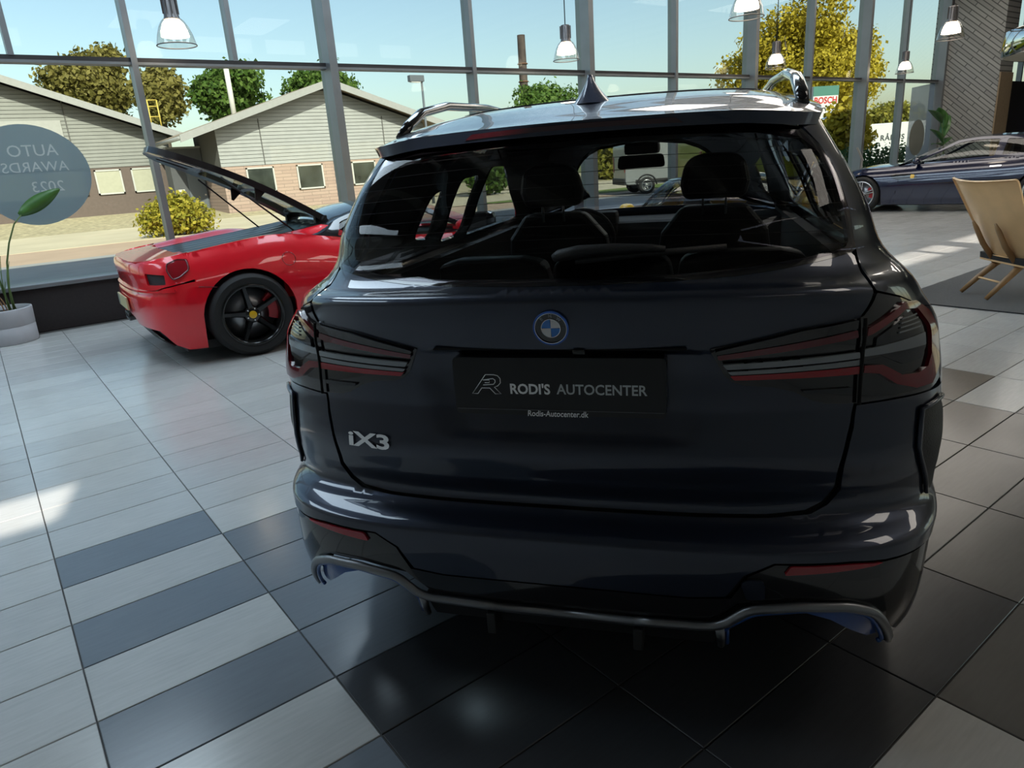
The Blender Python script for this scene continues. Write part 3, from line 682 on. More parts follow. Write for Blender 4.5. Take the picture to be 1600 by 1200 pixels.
disc('badge_ring', .0365, .0415, .0065, mat('badge_blue_ring', (.02, .10, .42), .2, .5, 1), bdg, th=.006); disc('badge_ring', .0362, .0372, .0075, M_CHROME, bdg, th=.002)
mbl, mwh = mat('badge_blue', (.004, .16, .55), .2, 0, 1), mat('badge_white', (.62, .63, .64), .2, 0, 1)
for k in range(4): disc('badge_quarter', .0, .0215, .0055, (mwh, mbl)[k % 2], bdg, k*PI/2+.03, (k+1)*PI/2-.03)
disc('badge_ring', .0215, .0226, .0062, M_CHROME, bdg)
for ch, a in (('B', 132), ('M', 90), ('W', 48)):
    ar = math.radians(a); text_mesh('badge_letter', ch, .0105, M_SATIN, bdg, FB @ Matrix.Translation((.0293*math.cos(ar), .0293*math.sin(ar), .0048)) @ Matrix.Rotation(ar-PI/2, 4, 'Z'), .0008, bold=.0003)
FM = frame_at(-.52, .7605, .003)
mb = text_mesh('model_badge', 'iX3', .055, M_CHROME, suv, FM, .003, sx=1.8, space=1.0, bold=.0016); mb['label'] = 'chrome letters iX3'
PLT = Matrix(((1, 0, 0, .0045), (0, 0, -1, .052), (0, 1, 0, .9405), (0, 0, 0, 1)))
M_PLATE = mat('plate_black', (.004, .004, .005), .3, 0, .15); M_PWH = mat('plate_print_white', (.90, .91, .92), .5); M_PGR = mat('plate_print_grey', (.50, .53, .55), .5)
b = MB(); pr2 = rounded([(-.252, -.0765), (.252, -.0765), (.252, .0655), (-.252, .0655)], .012)
plate = b.prism(pr2, lambda a, c: PLT @ Vector((a, c, 0)), (0, .05, 0)).build('number_plate', M_PLATE, suv); fixn(plate); plate['label'] = 'black show plate with dealer lettering'
MB().prism([(-.248, -.064), (.248, -.064), (.248, -.0625), (-.248, -.0625)], lambda a, c: PLT @ Vector((a, c, .0015)), (0, .002, 0)).build('plate_groove', mat('plate_edge', (.10, .10, .11), .4), plate)
text_mesh('plate_lettering', "RODI'S", .0345, M_PWH, plate, PLT @ Matrix.Translation((-.0635, -.0125, .0004)), .0004, bold=.0009, sx=.93)
text_mesh('plate_lettering', "AUTOCENTER", .0345, M_PGR, plate, PLT @ Matrix.Translation((.1055, -.0118, .0004)), .0004, bold=.0005, sx=.925)
text_mesh('plate_lettering', "Rodis-Autocenter.dk", .0205, M_PWH, plate, PLT @ Matrix.Translation((.0, -.0725, .0006)), .0004, bold=.0002, shear=.12, sx=.84)
# outlined AR monogram
def mono(P, closed=True):
    MB().tube([PLT @ Vector((a, c, .0006)) for a, c in P], .0011, 5, closed=closed, caps=not closed).build('plate_monogram', M_PWH, plate)
X0, Z0 = -.2065, -.0245; Q = lambda a, c: (X0+a*.072, Z0+c*.048)
mono([Q(0, 0), Q(.50, 1), Q(.78, 1), Q(.92, .95), Q(1.0, .80), Q(1.0, .58), Q(.90, .42), Q(.78, .36), Q(1.0, 0), Q(.80, 0), Q(.62, .30), Q(.34, .30), Q(.19, 0)])
mono([Q(.40, .72), Q(.62, .72), Q(.62, .58), Q(.46, .58)], False); mono([Q(.42, .72), Q(.75, .80), Q(.82, .72), Q(.82, .62), Q(.76, .50), Q(.40, .46)], False)
o = MB().box((.045, .058, 1.012), (.075, .078, 1.024), .004).build('reversing_camera', M_BLACKG, suv)
MB().box((-.30, .066, 1.020), (.30, .076, 1.0235), .001).build('handle_gap', M_GAP, suv)
# cabin
cb = MB().box((-.70, .55, .30), (.70, 3.6, .50)).box((-.80, .62, .50), (-.75, 3.3, 1.08)).box((.75, .62, .50), (.80, 3.3, 1.08)).box((-.60, .32, .55), (.60, .50, 1.08)).build('cabin_tub', M_INT, suv)
MB().box((-.80, .5, .20), (.80, 4.4, .30)).build('underbody', M_BLACKM, suv)
def seat(name, x, y, w, hz, hr=True, bench=False):
    s_ = empty(name, (x, y, 0)); s_.parent = suv
    h = w/2
    MB().box((-h, 0, .48), (h, .55, .66), .05).build('seat_cushion', M_SEAT, s_)
    b = MB(); prof = [(-h, .62), (-h*1.04, .9), (-h*.92, 1.08), (-h*.55, hz), (h*.55, hz), (h*.92, 1.08), (h*1.04, .9), (h, .62)]
    b.prism(prof, lambda a, c: (a, -.02-.34*(c-.62), c), (0, .13, 0)); o = b.build('seat_back', M_SEAT, s_); fixn(o)
    bv = o.modifiers.new('bevel', 'BEVEL'); bv.width = .03; bv.segments = 3
    if hr:
        b = MB(); hp = [(-.135, hz+.03), (-.15, hz+.10), (-.13, hz+.19), (-.08, hz+.225), (.08, hz+.225), (.13, hz+.19), (.15, hz+.10), (.135, hz+.03)]
        b.prism(hp, lambda a, c: (a, -.06-.30*(c-.62), c), (0, .10, 0)); o = b.build('headrest', M_SEAT, s_); fixn(o); bv = o.modifiers.new('bevel', 'BEVEL'); bv.width = .03; bv.segments = 3
        for dx in (-.05, .05): MB().tube([(dx, -.02-.34*(hz-.66), hz-.04), (dx, -.02-.34*(hz-.60), hz+.06)], .006, 6).build('headrest_post', M_SATIN, s_)
    return s_
seat('front_seat', -.37, 2.10, .52, 1.20); seat('front_seat', .37, 2.10, .52, 1.20)
for x in (-.46, 0, .46): seat('rear_seat', x, 1.25, .46, 1.10, hr=False)
ds_ = MB(); ds_.box((-.80, 2.85, .75), (.80, 3.35, 1.06), .05).box((-.55, 2.80, .98), (-.18, 2.95, 1.13), .03); ds_.build('dashboard', M_INT, suv)
MB().tube([(-.37+.18*math.cos(a), 2.72, .98+.18*math.sin(a)*.94) for a in [2*PI*k/28 for k in range(28)]], .014, 8, closed=True).build('steering_wheel', M_INT, suv)
b = MB(); b.prism(rounded([(-.125, -.034), (.125, -.034), (.115, .034), (-.115, .034)], .02), lambda a, c: (a, 2.42, 1.405+c), (0, .03, 0)); mir = fixn(b.build('rear_view_mirror', M_BLACKM, suv))
MB().box((-.09, 2.43, 1.44), (.09, 2.60, 1.505), .02).build('mirror_mount', M_BLACKM, suv)
MB().box((-.60, .80, 1.505), (.60, 2.45, 1.525)).build('headliner', M_INT, suv)
for s_ in (-1, 1):
    dm = MB().box((s_*1.03-.09, 2.75, 1.02), (s_*1.03+.09, 2.87, 1.17), .04).box((s_*.92-.06, 2.80, 1.03), (s_*.92+.06, 2.85, 1.07), .01).build('door_mirror', M_BLACKG, suv)

# ------------------------------------------------------------------ low sports cars
def coupe(root, T, paint, roofm, inner, wheel_kw, glass, left_first=True):
    ZS, WM, PP, YC, ZC, WE = T['ZS'], T['WM'], T['PP'], T['YC'], T['ZC'], T['WE']
    z0, L, yr, yf, R, ra = T['z0'], T['L'], T['yr'], T['yf'], T['R'], T['ra']
    NN, DD = 3.0, .45
    def side(y, z):
        zt = ZS(y); return (WM(y)*PP(min(max((z-z0)/(zt-z0), 0), 1)), y, z)
    def rear(v, z):
        s = -1 if v < 0 else 1; v = min(abs(v), .9999); k = NN/2; u = v**k/(v**k+(1-v)**k); th = u*PI/2
        w = WM(DD)*PP(min(max((z-z0)/(ZS(DD)-z0), 0), 1)); yc = YC(z)
        return (s*w*math.sin(th)**(2/NN), yc+(DD-yc)*(1-max(math.cos(th), 0)**(2/NN)), z)
    def top(x, y):
        we = max(WM(max(y, DD))*PP(1.0), .05); 
        if y < DD: we *= (1-(1-max(y, 0)/DD)**3)**(1/3)*.35+.65
        q = min(abs(x)/we, 1.15)
        return (x, y, ZS(y)+T['crown'](y)*(1-q**2.5)-.04*max(0, q-.9)**1.2)
    def strip_(v, y): return (WE(y)*v, y, ZC(y)-.045*abs(v)**2.2*1.0)
    def flank(y, k):
        a = Vector((WM(y)*PP(1.0)-.015, y, ZS(y)-.005)); b = Vector(strip_(1.0, y)); c = (a+b)/2+Vector((.03, 0, .02)); return tuple((1-k)**2*a+2*k*(1-k)*c+k*k*b)
    yw0, yw1, yb0, yb1 = T['ws']          # screen top, screen base, rear glass top, rear glass base
    for mi in (False, True):
        ol = [(DD-.004, z0+.01)]+[(DD-.004, z0+(ZS(DD)-z0)*k/8) for k in range(1, 9)]
        N = 26
        ol += [(DD+(L-.06-DD)*k/N, ZS(DD+(L-.06-DD)*k/N)) for k in range(1, N+1)]
        ol += [(L-.06, z0+.12), (yf+ra+.22, z0+.05), (yf+ra, z0+.06)]
        ol += [p for p in arch(yf, R, ra, 18, 0, PI) if p[1] > R+.01]+[(yf-ra, z0), (yr+ra, z0)]
        ol += [p for p in arch(yr, R, ra, 18, 0, PI) if p[1] > R+.01]+[(yr-ra, z0+.01)] if yr-ra > DD else [p for p in arch(yr, R, ra, 18, 0, PI) if p[1] > R+.01 and p[0] > DD+.006]
        panel('body_side', ol, side, paint, root, .06, .04, 0, .03, mirror=mi)
        panel('window_frame', T['flank'], flank, roofm, root, .05, .08, 0, .012, mirror=mi, holes=[rounded(h, .05) for h in T['win']], eps=2e-3)
        panel('side_window', T['flank'], flank, glass, root, .08, .12, -.008, 0, mirror=mi, eps=2e-3)
        for cy in (yr, yf): car_wheel(root, ((-1 if mi else 1)*(T['tx']), cy, R), -1 if mi else 1, R, **wheel_kw)
    panel('roof', [(-1, yb0), (1, yb0), (1, yw0), (-1, yw0)], strip_, roofm, root, .12, .06, 0, .02)
    panel('windscreen', [(-1, yw0), (1, yw0), (1, yw1), (-1, yw1)], strip_, glass, root, .12, .06, 0, 0)
    fr = T['front']
    panel('bonnet', fr+mirr(fr)[1:-1], top, paint, root, .08, .08, 0, .02)
    # nose
    zn = [z0+.02, ZS(L-.06)]
    def nose(x, z): return (x, L-.02-.45*(abs(x)/.9)**3.0-.10*abs(z-.38), z)
    panel('nose', [(-.80, zn[0]), (.80, zn[0]), (.70, ZS(L-.25)), (.3, ZS(L-.06)+.03), (-.3, ZS(L-.06)+.03), (-.70, ZS(L-.25))], nose, paint, root, .08, .06, 0, .02, flip=True)
    panel('air_intake', rounded([(-.42, z0+.08), (.42, z0+.08), (.36, z0+.26), (-.36, z0+.26)], .05), nose, M_BLACKM, root, .08, .05, .006, .01, flip=True)
    def hl(x, y): p = top(x, y); return (p[0], p[1], p[2]+.004)
    for s_ in (-1, 1): panel('headlamp', rounded([(s_*a, b) for a, b in T['lamp']], .05), hl, M_LENSG, root, .05, .06, .004, .01)
    # cabin
    MB().box((-.72, yb1+.1, z0), (.72, yw1+.5, .42)).build('cabin_floor', M_INT, root)
    for x in (-.37, .37):
        s_ = empty('seat', (x, T['seat'], 0)); s_.parent = root
        MB().box((-.24, 0, .32), (.24, .5, .46), .05).build('seat_cushion', inner, s_)
        b = MB(); hz = T['hz']; b.prism([(-.24, .42), (-.25, hz-.30), (-.15, hz-.2), (-.11, hz), (.11, hz), (.15, hz-.2), (.25, hz-.30), (.24, .42)], lambda a, c: (a, .02-.38*(c-.42), c), (0, .11, 0)); o = fixn(b.build('seat_back', inner, s_))
        bv = o.modifiers.new('bevel', 'BEVEL'); bv.width = .03; bv.segments = 2
    MB().box((-.72, yw1-.35, .55), (.72, yw1+.05, ZS(yw1)-.03), .04).build('dashboard', M_INT, root)
    cz = ZS(yw1)-.02; MB().tube([(-.37+.17*math.cos(a), yw1-.45+.05*math.sin(a), cz-.08+.16*math.sin(a)) for a in [2*PI*k/24 for k in range(24)]], .013, 8, closed=True).build('steering_wheel', M_BLACKM, root)
    for s_ in (-1, 1):
        b = MB(); c = Vector((s_*(WM(yw1-.35)*PP(1)+.13), yw1-.45, ZS(yw1-.35)+.07))
        b.lathe([(.001, -.06), (.06, -.055), (.085, -.02), (.085, .02), (.06, .05), (.001, .06)], 16, c, Matrix(((1, 0, 0), (0, 0, 1), (0, .7, 0)))); b.box((min(c.x, c.x-s_*.16), c.y-.03, c.z-.04), (max(c.x, c.x-s_*.16), c.y+.03, c.z-.015))
        b.build('door_mirror', paint, root)
    MB().box((-.80, .3, z0-.02), (.80, L-.4, z0+.05)).build('underbody', M_BLACKM, root)
    for y in (yr, yf):
        for s_ in (-1, 1):
            xi, xo = sorted((s_*.55, s_*.58)); MB().box((xi, y-.42, .14), (xo, y+.42, .72)).build('wheel_well', M_GAP, root)
    return side, rear, top, strip_, flank
PP0 = pchip([0, .15, .3, .5, .65, .78, .88, .95, 1.0], [.93, .965, .985, 1.0, .985, .955, .915, .875, .835])

# ---- red mid-engined coupe with raised engine cover
M_RED = mat('glossy_red_paint', (.86, .006, .020), .28, .05, 1.0, .02)
M_REDROOF = mat('gloss_black_roof', (.008, .008, .010), .15, 0, 1)
M_CARBON = mat('engine_bay_black', (.012, .012, .013), .4, .2, .3, bump=.2, bscale=90)
redcar = empty('sports_car', (0.99435, 3.20395, 0), -math.radians(92))
tag(redcar, 'red mid-engined sports car with black roof and raised engine cover', 'car')
TR = dict(z0=.13, L=4.53, yr=.845, yf=3.50, R=.357, ra=.395, tx=.835,
          ZS=pchip([0, .25, .5, .8, 1.15, 1.5, 1.8, 2.3, 2.8, 3.3, 3.7, 4.1, 4.35, 4.53], [.875, .90, .93, .968, .995, .955, .90, .86, .825, .815, .79, .70, .60, .50]),
          WM=pchip([.45, .8, 1.3, 2.0, 2.6, 3.3, 3.8, 4.1, 4.3, 4.45, 4.53], [.945, .968, .962, .93, .935, .955, .93, .84, .70, .48, .30]), PP=PP0,
          YC=pchip([.12, .25, .40, .52, .60, .64, .70, .80, .86, .885], [.13, .055, .02, .01, .015, .035, .03, .012, .02, .05]),
          ZC=pchip([1.0, 1.70, 1.9, 2.2, 2.45, 2.75, 3.1, 3.55], [.95, 1.045, 1.115, 1.18, 1.20, 1.17, 1.06, .85]),
          WE=pchip([1.0, 1.7, 2.2, 2.7, 3.1, 3.55], [.60, .60, .56, .58, .66, .76]),
          crown=pchip([0, .5, 3.3, 4.0, 4.5], [.0, .01, .03, .03, .03]), ws=(2.68, 3.50, 1.72, 1.70), seat=2.05, hz=1.06,
          flank=[(1.50, 0), (3.42, 0), (2.95, .7), (2.72, 1), (1.74, 1), (1.62, .5)], win=[[(1.78, .10), (1.86, .80), (2.0, .84), (2.05, .10)], [(2.12, .08), (2.10, .86), (2.66, .88), (3.2, .10)]],
          front=[(0, 3.42), (.66, 3.42), (.80, 3.5), (.79, 3.85), (.70, 4.12), (.57, 4.30), (.36, 4.44), (0, 4.47)], lamp=[(.55, 3.65), (.68, 3.75), (.60, 4.15), (.50, 4.2)])
M_YCAP = mat('yellow_hub_cap', (.80, .47, .01), .3, 0, .5)
rs, rr, rt, rstrip, rfl = coupe(redcar, TR, M_RED, M_REDROOF, M_SEAT, dict(w=.29, rimr=.262, spokes=5, m_rim=M_RIMB, m_cal=M_CALR, cap=M_YCAP, twist=math.radians(100), spw=.05), M_CARGLASS)
# rear end
tail = [(.0, .655), (.40, .655), (.60, .66), (.72, .68), (.9, .70), (1.0, .72), (1.0, .93), (.9, .915), (.75, .905), (.5, .885), (0, .88)]
def v3(P): return [(1/(1+((1-u)/u)**(1/1.5)) if 0 < u < 1 else float(u), z) for u, z in P]
hole_g = rounded(v3([(.498, .70), (.75, .70), (.775, .775), (.53, .795)]), .01)
def sym(P): return P+mirr([p for p in P if p[0] > 0])
panel('tail_panel', sym(v3(tail[:-1])+[(0, .88)]), rr, M_RED, redcar, .03, .02, 0, .02, holes=[hole_g, mirr(hole_g)])
for s_ in (0, 1):
    hg = hole_g if not s_ else mirr(hole_g)
    o = panel('exhaust_grille', hg, rr, mat('grey_wire_mesh', (.05, .05, .055), .5, .4, bump=.6, bscale=260), redcar, .03, .02, -.018, 0); o['label'] = 'dark mesh grille beside the tail light'
    lamp = rounded(v3([(.845, .86), (.93, .885), (.995, .875), (.995, .80), (.93, .75), (.86, .735), (.83, .80)]), .02)
    tl = panel('tail_light', lamp, rr, M_REDL, redcar, .02, .02, .012, .03, mirror=bool(s_), label='round red tail light')
    MB().tube([Vector((p.x*(1-2*s_), p.y, p.z)) for p in [Vector(rr(a, b))+Vector((.012, -.012, 0)) for a, b in lamp]], .006, 6, closed=True).build('lamp_rim', M_REDD, tl)
bum = v3([(.12, .40), (.16, .345), (.40, .33), (.53, .32), (.60, .27), (.68, .19), (.82, .145), (1.0, .135), (1.0, .70), (.9, .69), (.72, .67), (.6, .648), (.4, .64)])
panel('rear_bumper', [(0, .43)]+bum+[(0, .64)]+mirr(bum), rr, M_RED, redcar, .03, .02, .004, .025)
panel('rear_lip', [(-.75, .632), (.75, .632), (.75, .655), (-.75, .655)], rr, M_RED, redcar, .03, .01, .018, .03)
panel('diffuser', sym(v3([(0, .16), (.5, .16), (.80, .14), (.75, .18), (.64, .27), (.55, .32), (.40, .335), (.16, .35), (.12, .405), (0, .43)])), rr, M_BLACKM, redcar, .05, .03, -.05, .03)
for s_ in (-1, 1):
    P = [Vector((s_*l, y, z)) for l, y, z in ((.28, .09, .33), (.42, .09, .325), (.55, .11, .30), (.64, .15, .235), (.76, .22, .18))]
    o = MB().tube(P, .022, 8, flat=.6).build('diffuser_blade', M_BLACKG, redcar)
for x in (-.085, 0, .085):
    e = MB().lathe([(.030, .10), (.040, .0), (.036, -.004), (.030, .0), (.028, .09)], 20, (x, .0, .375), Matrix(((1, 0, 0), (0, 0, 1), (0, 1, 0)))).build('exhaust_pipe', M_BLACKG, redcar)
pl_ = MB().box((-.26, -.015, .455), (.26, .0, .565), .003).build('number_plate', mat('cream_number_plate', (.62, .55, .32), .4), redcar); pl_['label'] = 'cream number plate'
MB().box((-.255, -.0165, .465), (-.17, -.0145, .555)).build('plate_band', mat('plate_grey_print', (.25, .27, .24), .5), pl_)
# fuel cap, body crease
b = MB(); c = Vector(rs(1.237, .785)); n = Vector((.96, 0, .27)); b.lathe([(.060, .0), (.060, .002), (.056, .002), (.056, .0)], 28, c, n.to_track_quat('Z', 'Y').to_matrix()); b.build('fuel_flap', M_REDD, redcar)
MB().tube([Vector(rs(y, z))+Vector((.003, 0, 0)) for y, z in ((.46, .655), (.5, .65), (.56, .64), (.60, .632))], .003, 5).build('bumper_seam', M_REDD, redcar)
# engine bay deck and open cover
ZCD = pchip([.1, .36, .8, 1.2, 1.72], [.865, .885, .925, .965, 1.03])
panel('engine_bay', [(-.56, .40), (.56, .40), (.60, .9), (.58, 1.74), (-.58, 1.74), (-.60, .9)], lambda x, y: (x, y, ZCD(y)+.006*math.cos(x*30)), M_CARBON, redcar, .05, .08, 0, .03)
panel('tail_deck', sym([(0, .05), (.40, .052), (.58, .08), (.70, .16), (.76, .30), (.79, .44), (.58, .43), (.55, .39), (0, .385)]), rt, M_RED, redcar, .05, .05, .0, .02)
ZSR = TR['ZS']
for s_ in (-1, 1):
    P = [(s_*.58, .40), (s_*.60, .9), (s_*.585, 1.70), (s_*.70, 1.90), (s_*.772, 1.75), (s_*.80, 1.3), (s_*.806, .8), (s_*.787, .42)]
    panel('shoulder', P, lambda x, y: (x, y, ZCD(min(y, 1.72))+(ZSR(y)-ZCD(min(y, 1.72)))*sst(.56, .77, abs(x))), M_RED, redcar, .04, .06, .001, .015)
lid = empty('engine_cover', (0, 1.76, 1.075)); lid.parent = redcar; lid['label'] = 'raised black engine cover with glass pane'
hd = Vector((0, -1.29, .655)).normalized(); hn = Vector((0, .655, 1.29)).normalized()
def lidf(x, s): return tuple(Vector((x, 0, 0))+hd*s+hn*(.05*math.sin(min(s, 1.48)/1.48*PI)-.03*(x/.5)**2))
lo = [(.50, .0), (.48, .5), (.45, 1.0), (.38, 1.28), (.28, 1.42), (.12, 1.50)]
gh = rounded([(-.36, .10), (.36, .10), (.345, .55), (-.345, .55)], .04); gh2 = rounded([(-.345, .60), (.345, .60), (.30, 1.0), (-.30, 1.0)], .05)
slots = [rounded([(x-.045, 1.10), (x+.045, 1.10), (x*.86+.03, 1.38), (x*.86-.03, 1.38)], .02) for x in (-.22, 0, .22)]
fo_ = panel('cover_frame', [(-a, b) for a, b in lo]+[(a, b) for a, b in reversed(lo)], lidf, mat('dark_cover_frame', (.018, .013, .014), .3, 0, .6), lid, .06, .06, 0, .055, holes=[gh, gh2]+slots)
bo = panel('cover_underside', [(-a, b) for a, b in lo]+[(a, b) for a, b in reversed(lo)], lidf, mat('dark_cover_frame', (0, 0, 0)), lid, .06, .06, -.055, 0, holes=[gh, gh2]+slots, flip=False)
for q in (gh, gh2): panel('cover_glass', q, lidf, clear_glass('green_tinted_glass', (.55, .68, .62), 1.0, 1.5), lid, .08, .08, -.02, 0)
for s_ in (-1, 1):
    MB().prism([(0, 0), (.10, 0), (.06, -.10), (.04, -.10)], lambda a, c: Vector((s_*.40, 0, 0))+hd*(.55+a)+hn*(c+.03), (s_*.02, 0, 0)).build('latch_bracket', M_BLACKM, lid)
    MB().tube([Vector((s_*.44, 0, 0))+hd*.95+hn*.0, (s_*.56, -.30, -.10)], .008, 6).build('gas_strut', M_BLACKM, lid)
    MB().box((s_*.42-.03, -.06, -.10), (s_*.42+.03, .06, .02), .01).build('hinge', M_BLACKM, lid)

# ---- dark blue grand tourer, nose towards the glass
M_NAVY = mat('navy_metallic_paint', (.005, .008, .034), .2, .25, 1.0, .02)
M_TAN = mat('tan_leather', (.30, .17, .08), .5, bump=.1, bscale=120)
LB = 4.92
PSB = math.radians(-7.43)
fdir = Vector((math.sin(PSB), math.cos(PSB), 0)); rdir = Vector((math.cos(PSB), -math.sin(PSB), 0))
bw = Vector((14.62, 3.47, 0)); bo_ = bw+.97*rdir-3.98*fdir
blue = empty('sports_car', bo_, -PSB); tag(blue, 'long dark blue grand touring car standing side-on behind the wooden chair', 'car')
TB = dict(z0=.15, L=LB, yr=.99, yf=3.98, R=.352, ra=.385, tx=.845,
          ZS=pchip([0, .3, .6, 1.0, 1.5, 2.2, 3.0, 3.45, 3.98, 4.35, 4.65, 4.92], [.93, .965, .99, 1.0, .965, .93, .895, .87, .85, .77, .67, .52]),
          WM=pchip([.45, .95, 1.5, 2.4, 3.2, 4.0, 4.4, 4.65, 4.82, 4.92], [.93, .975, .955, .94, .95, .972, .90, .74, .50, .30]), PP=PP0,
          YC=pchip([.12, .3, .5, .7, .9, .99], [.12, .03, .01, .02, .05, .10]),
          ZC=pchip([.12, .5, .95, 1.5, 2.0, 2.4, 2.8, 3.2, 3.5], [.98, 1.13, 1.275, 1.36, 1.375, 1.335, 1.20, 1.02, .885]),
          WE=pchip([.1, .9, 1.5, 2.3, 2.9, 3.5], [.55, .58, .58, .58, .65, .78]),
          crown=pchip([0, .5, 3.4, 4.3, 4.9], [.03, .03, .045, .05, .04]), ws=(2.36, 3.46, .95, .15), seat=2.0, hz=1.16,
          flank=[(.42, 0), (3.38, 0), (2.9, .62), (2.42, 1), (.95, 1), (.55, .6)], win=[[(.85, .16), (1.0, .80), (1.62, .86), (1.66, .12)], [(1.78, .10), (1.74, .86), (2.36, .88), (2.85, .50), (3.16, .08)]],
          front=[(0, 3.42), (.70, 3.42), (.80, 3.6), (.80, 4.0), (.75, 4.35), (.60, 4.65), (.40, 4.80), (0, 4.86)], lamp=[(.62, 4.0), (.72, 4.1), (.66, 4.45), (.56, 4.4)])
bs, brr, bt, bst, bfl = coupe(blue, TB, M_NAVY, M_NAVY, M_TAN, dict(w=.27, rimr=.262, spokes=5, m_rim=M_RIMS, m_cal=M_CALR, cap=M_YCAP, twist=.3, double=True, spw=.03), M_CARGLASS)
panel('rear_window', [(-1, .16), (1, .16), (1, .95), (-1, .95)], bst, M_BLACKG, blue, .12, .06, 0, 0)
panel('tail_panel', sym(v3([(0, .2), (.6, .18), (.985, .16), (.985, .975), (.8, .97), (.4, .97), (0, .97)])), brr, M_NAVY, blue, .04, .04, 0, .02)
panel('tail_deck', sym([(0, .06), (.5, .07), (.66, .15), (.74, .3), (.77, .6), (.5, .6), (0, .6)]), bt, M_NAVY, blue, .08, .06, -.005, .02)
for s_ in (False, True):
    o = panel('side_vent', rounded([(2.95, .62), (3.0, .72), (3.40, .74), (3.46, .70), (3.36, .63)], .04), bs, M_BLACKG, blue, .06, .04, .004, .01, mirror=s_)
    o2 = panel('wing_shield', rounded([(3.02, .645), (3.09, .645), (3.09, .715), (3.02, .715)], .02), bs, M_YCAP, blue, .06, .04, .008, .006, mirror=s_); o2['label'] = 'small yellow shield on the wing'
    panel('door_handle', rounded([(1.62, .80), (1.62, .825), (1.80, .82), (1.80, .795)], .01), bs, M_CHROME, blue, .06, .04, .012, .014, mirror=s_)
    MB().tube([Vector(((-1 if s_ else 1)*bs(y, z)[0], y, z)) for y, z in ((3.36, .2), (3.33, .4), (3.30, .6), (3.22, .80), (3.16, .885))], .004, 5).build('door_seam', M_GAP, blue)
    MB().tube([Vector(((-1 if s_ else 1)*bs(y, z)[0], y, z)) for y, z in ((1.70, .2), (1.66, .5), (1.62, .8), (1.68, .95))], .004, 5).build('door_seam', M_GAP, blue)

# ---- yellow sports car ahead of the suv, seen through its cabin
M_YEL = mat('yellow_paint', (.72, .45, .02), .3, 0, 1.0, .02)
ylw = empty('sports_car', (8.9, 2.2, 0), -math.radians(-118)); tag(ylw, 'yellow sports car seen through the windows of the dark suv', 'car')
ys_, yrr, yt_, yst, yfl = coupe(ylw, TR, M_YEL, M_REDROOF, M_SEAT, dict(w=.29, rimr=.262, spokes=5, m_rim=M_RIMB, m_cal=M_CALR, cap=M_YCAP, twist=.4), M_CARGLASS)
panel('tail_panel', sym(v3([(0, .2), (.6, .18), (.985, .16), (.985, .92), (.8, .90), (.4, .885), (0, .88)])), yrr, M_YEL, ylw, .04, .04, 0, .02)
panel('engine_deck', sym([(0, .06), (.45, .07), (.64, .15), (.76, .4), (.80, .9), (.78, 1.5), (.6, 1.72), (0, 1.74)]), lambda x, y: (x, y, ZSR(y)+.02+.03*(1-(abs(x)/.8)**2)), M_YEL, ylw, .08, .08, -.005, .02)

# ------------------------------------------------------------------ outdoors
KO = .68                                                    # daylight reflectances of the outdoor surfaces, relative to the swatches below
def omat(name, col, *a, **k): return mat(name, tuple(c*KO for c in col), *a, **k)
def ground_strip(name, y0, y1, z0, z1, m, x0=-70, x1=160, label=None):
    o = mesh(name, [(x0, y0, z0), (x1, y0, z0), (x1, y1, z1), (x0, y1, z1), (x0, y0, z0-.3), (x1, y0, z0-.3), (x1, y1, z1-.3), (x0, y1, z1-.3)], [(0, 1, 2, 3), (0, 4, 5, 1), (3, 2, 6, 7), (4, 7, 6, 5), (0, 3, 7, 4), (1, 5, 6, 2)], m)
    tag(o, label, kind='structure'); return o
ground_strip('forecourt', 5.8, 16.2, -.04, -.03, mat('grey_forecourt_paving', (.30, .30, .30), .85, noise=.12, nscale=.7), label='grey forecourt paving outside the glass')
ground_strip('road', 16.2, 20.6, -.03, -.03, omat('pinkish_asphalt', (.60, .44, .33), .9, noise=.10, nscale=.5), label='pale pinkish road')
ground_strip('pavement', 20.6, 29.0, -.02, .02, omat('pale_concrete_paving', (.70, .62, .46), .9, noise=.10, nscale=.5), label='pale concrete pavement')
ground_strip('gravel_verge', 29.0, 36.5, .02, .45, omat('dry_gravel_verge', (.50, .44, .29), .95, noise=.35, nscale=5, bump=.5, bscale=12), label='dry gravel verge below the buildings')
ground_strip('field', 36.5, 220, .45, .5, omat('far_grass', (.20, .22, .08), .95, noise=.3, nscale=.3), -150, 260, label='grass beyond the buildings')
ground_strip('rear_yard', -80, RY0-.06, -.03, -.03, omat('pale_concrete_paving', (.5, .5, .5), .9), label='sunlit concrete yard behind the showroom')
gp = mesh('grass_verge', [(17, 19.2, -.02), (70, 10.4, -.02), (74, 20.5, -.01), (17, 20.5, -.01)], [(0, 1, 2, 3)], omat('mown_grass', (.17, .24, .05), .95, noise=.3, nscale=3)); tag(gp, 'strip of mown grass behind the parked vans', kind='structure')

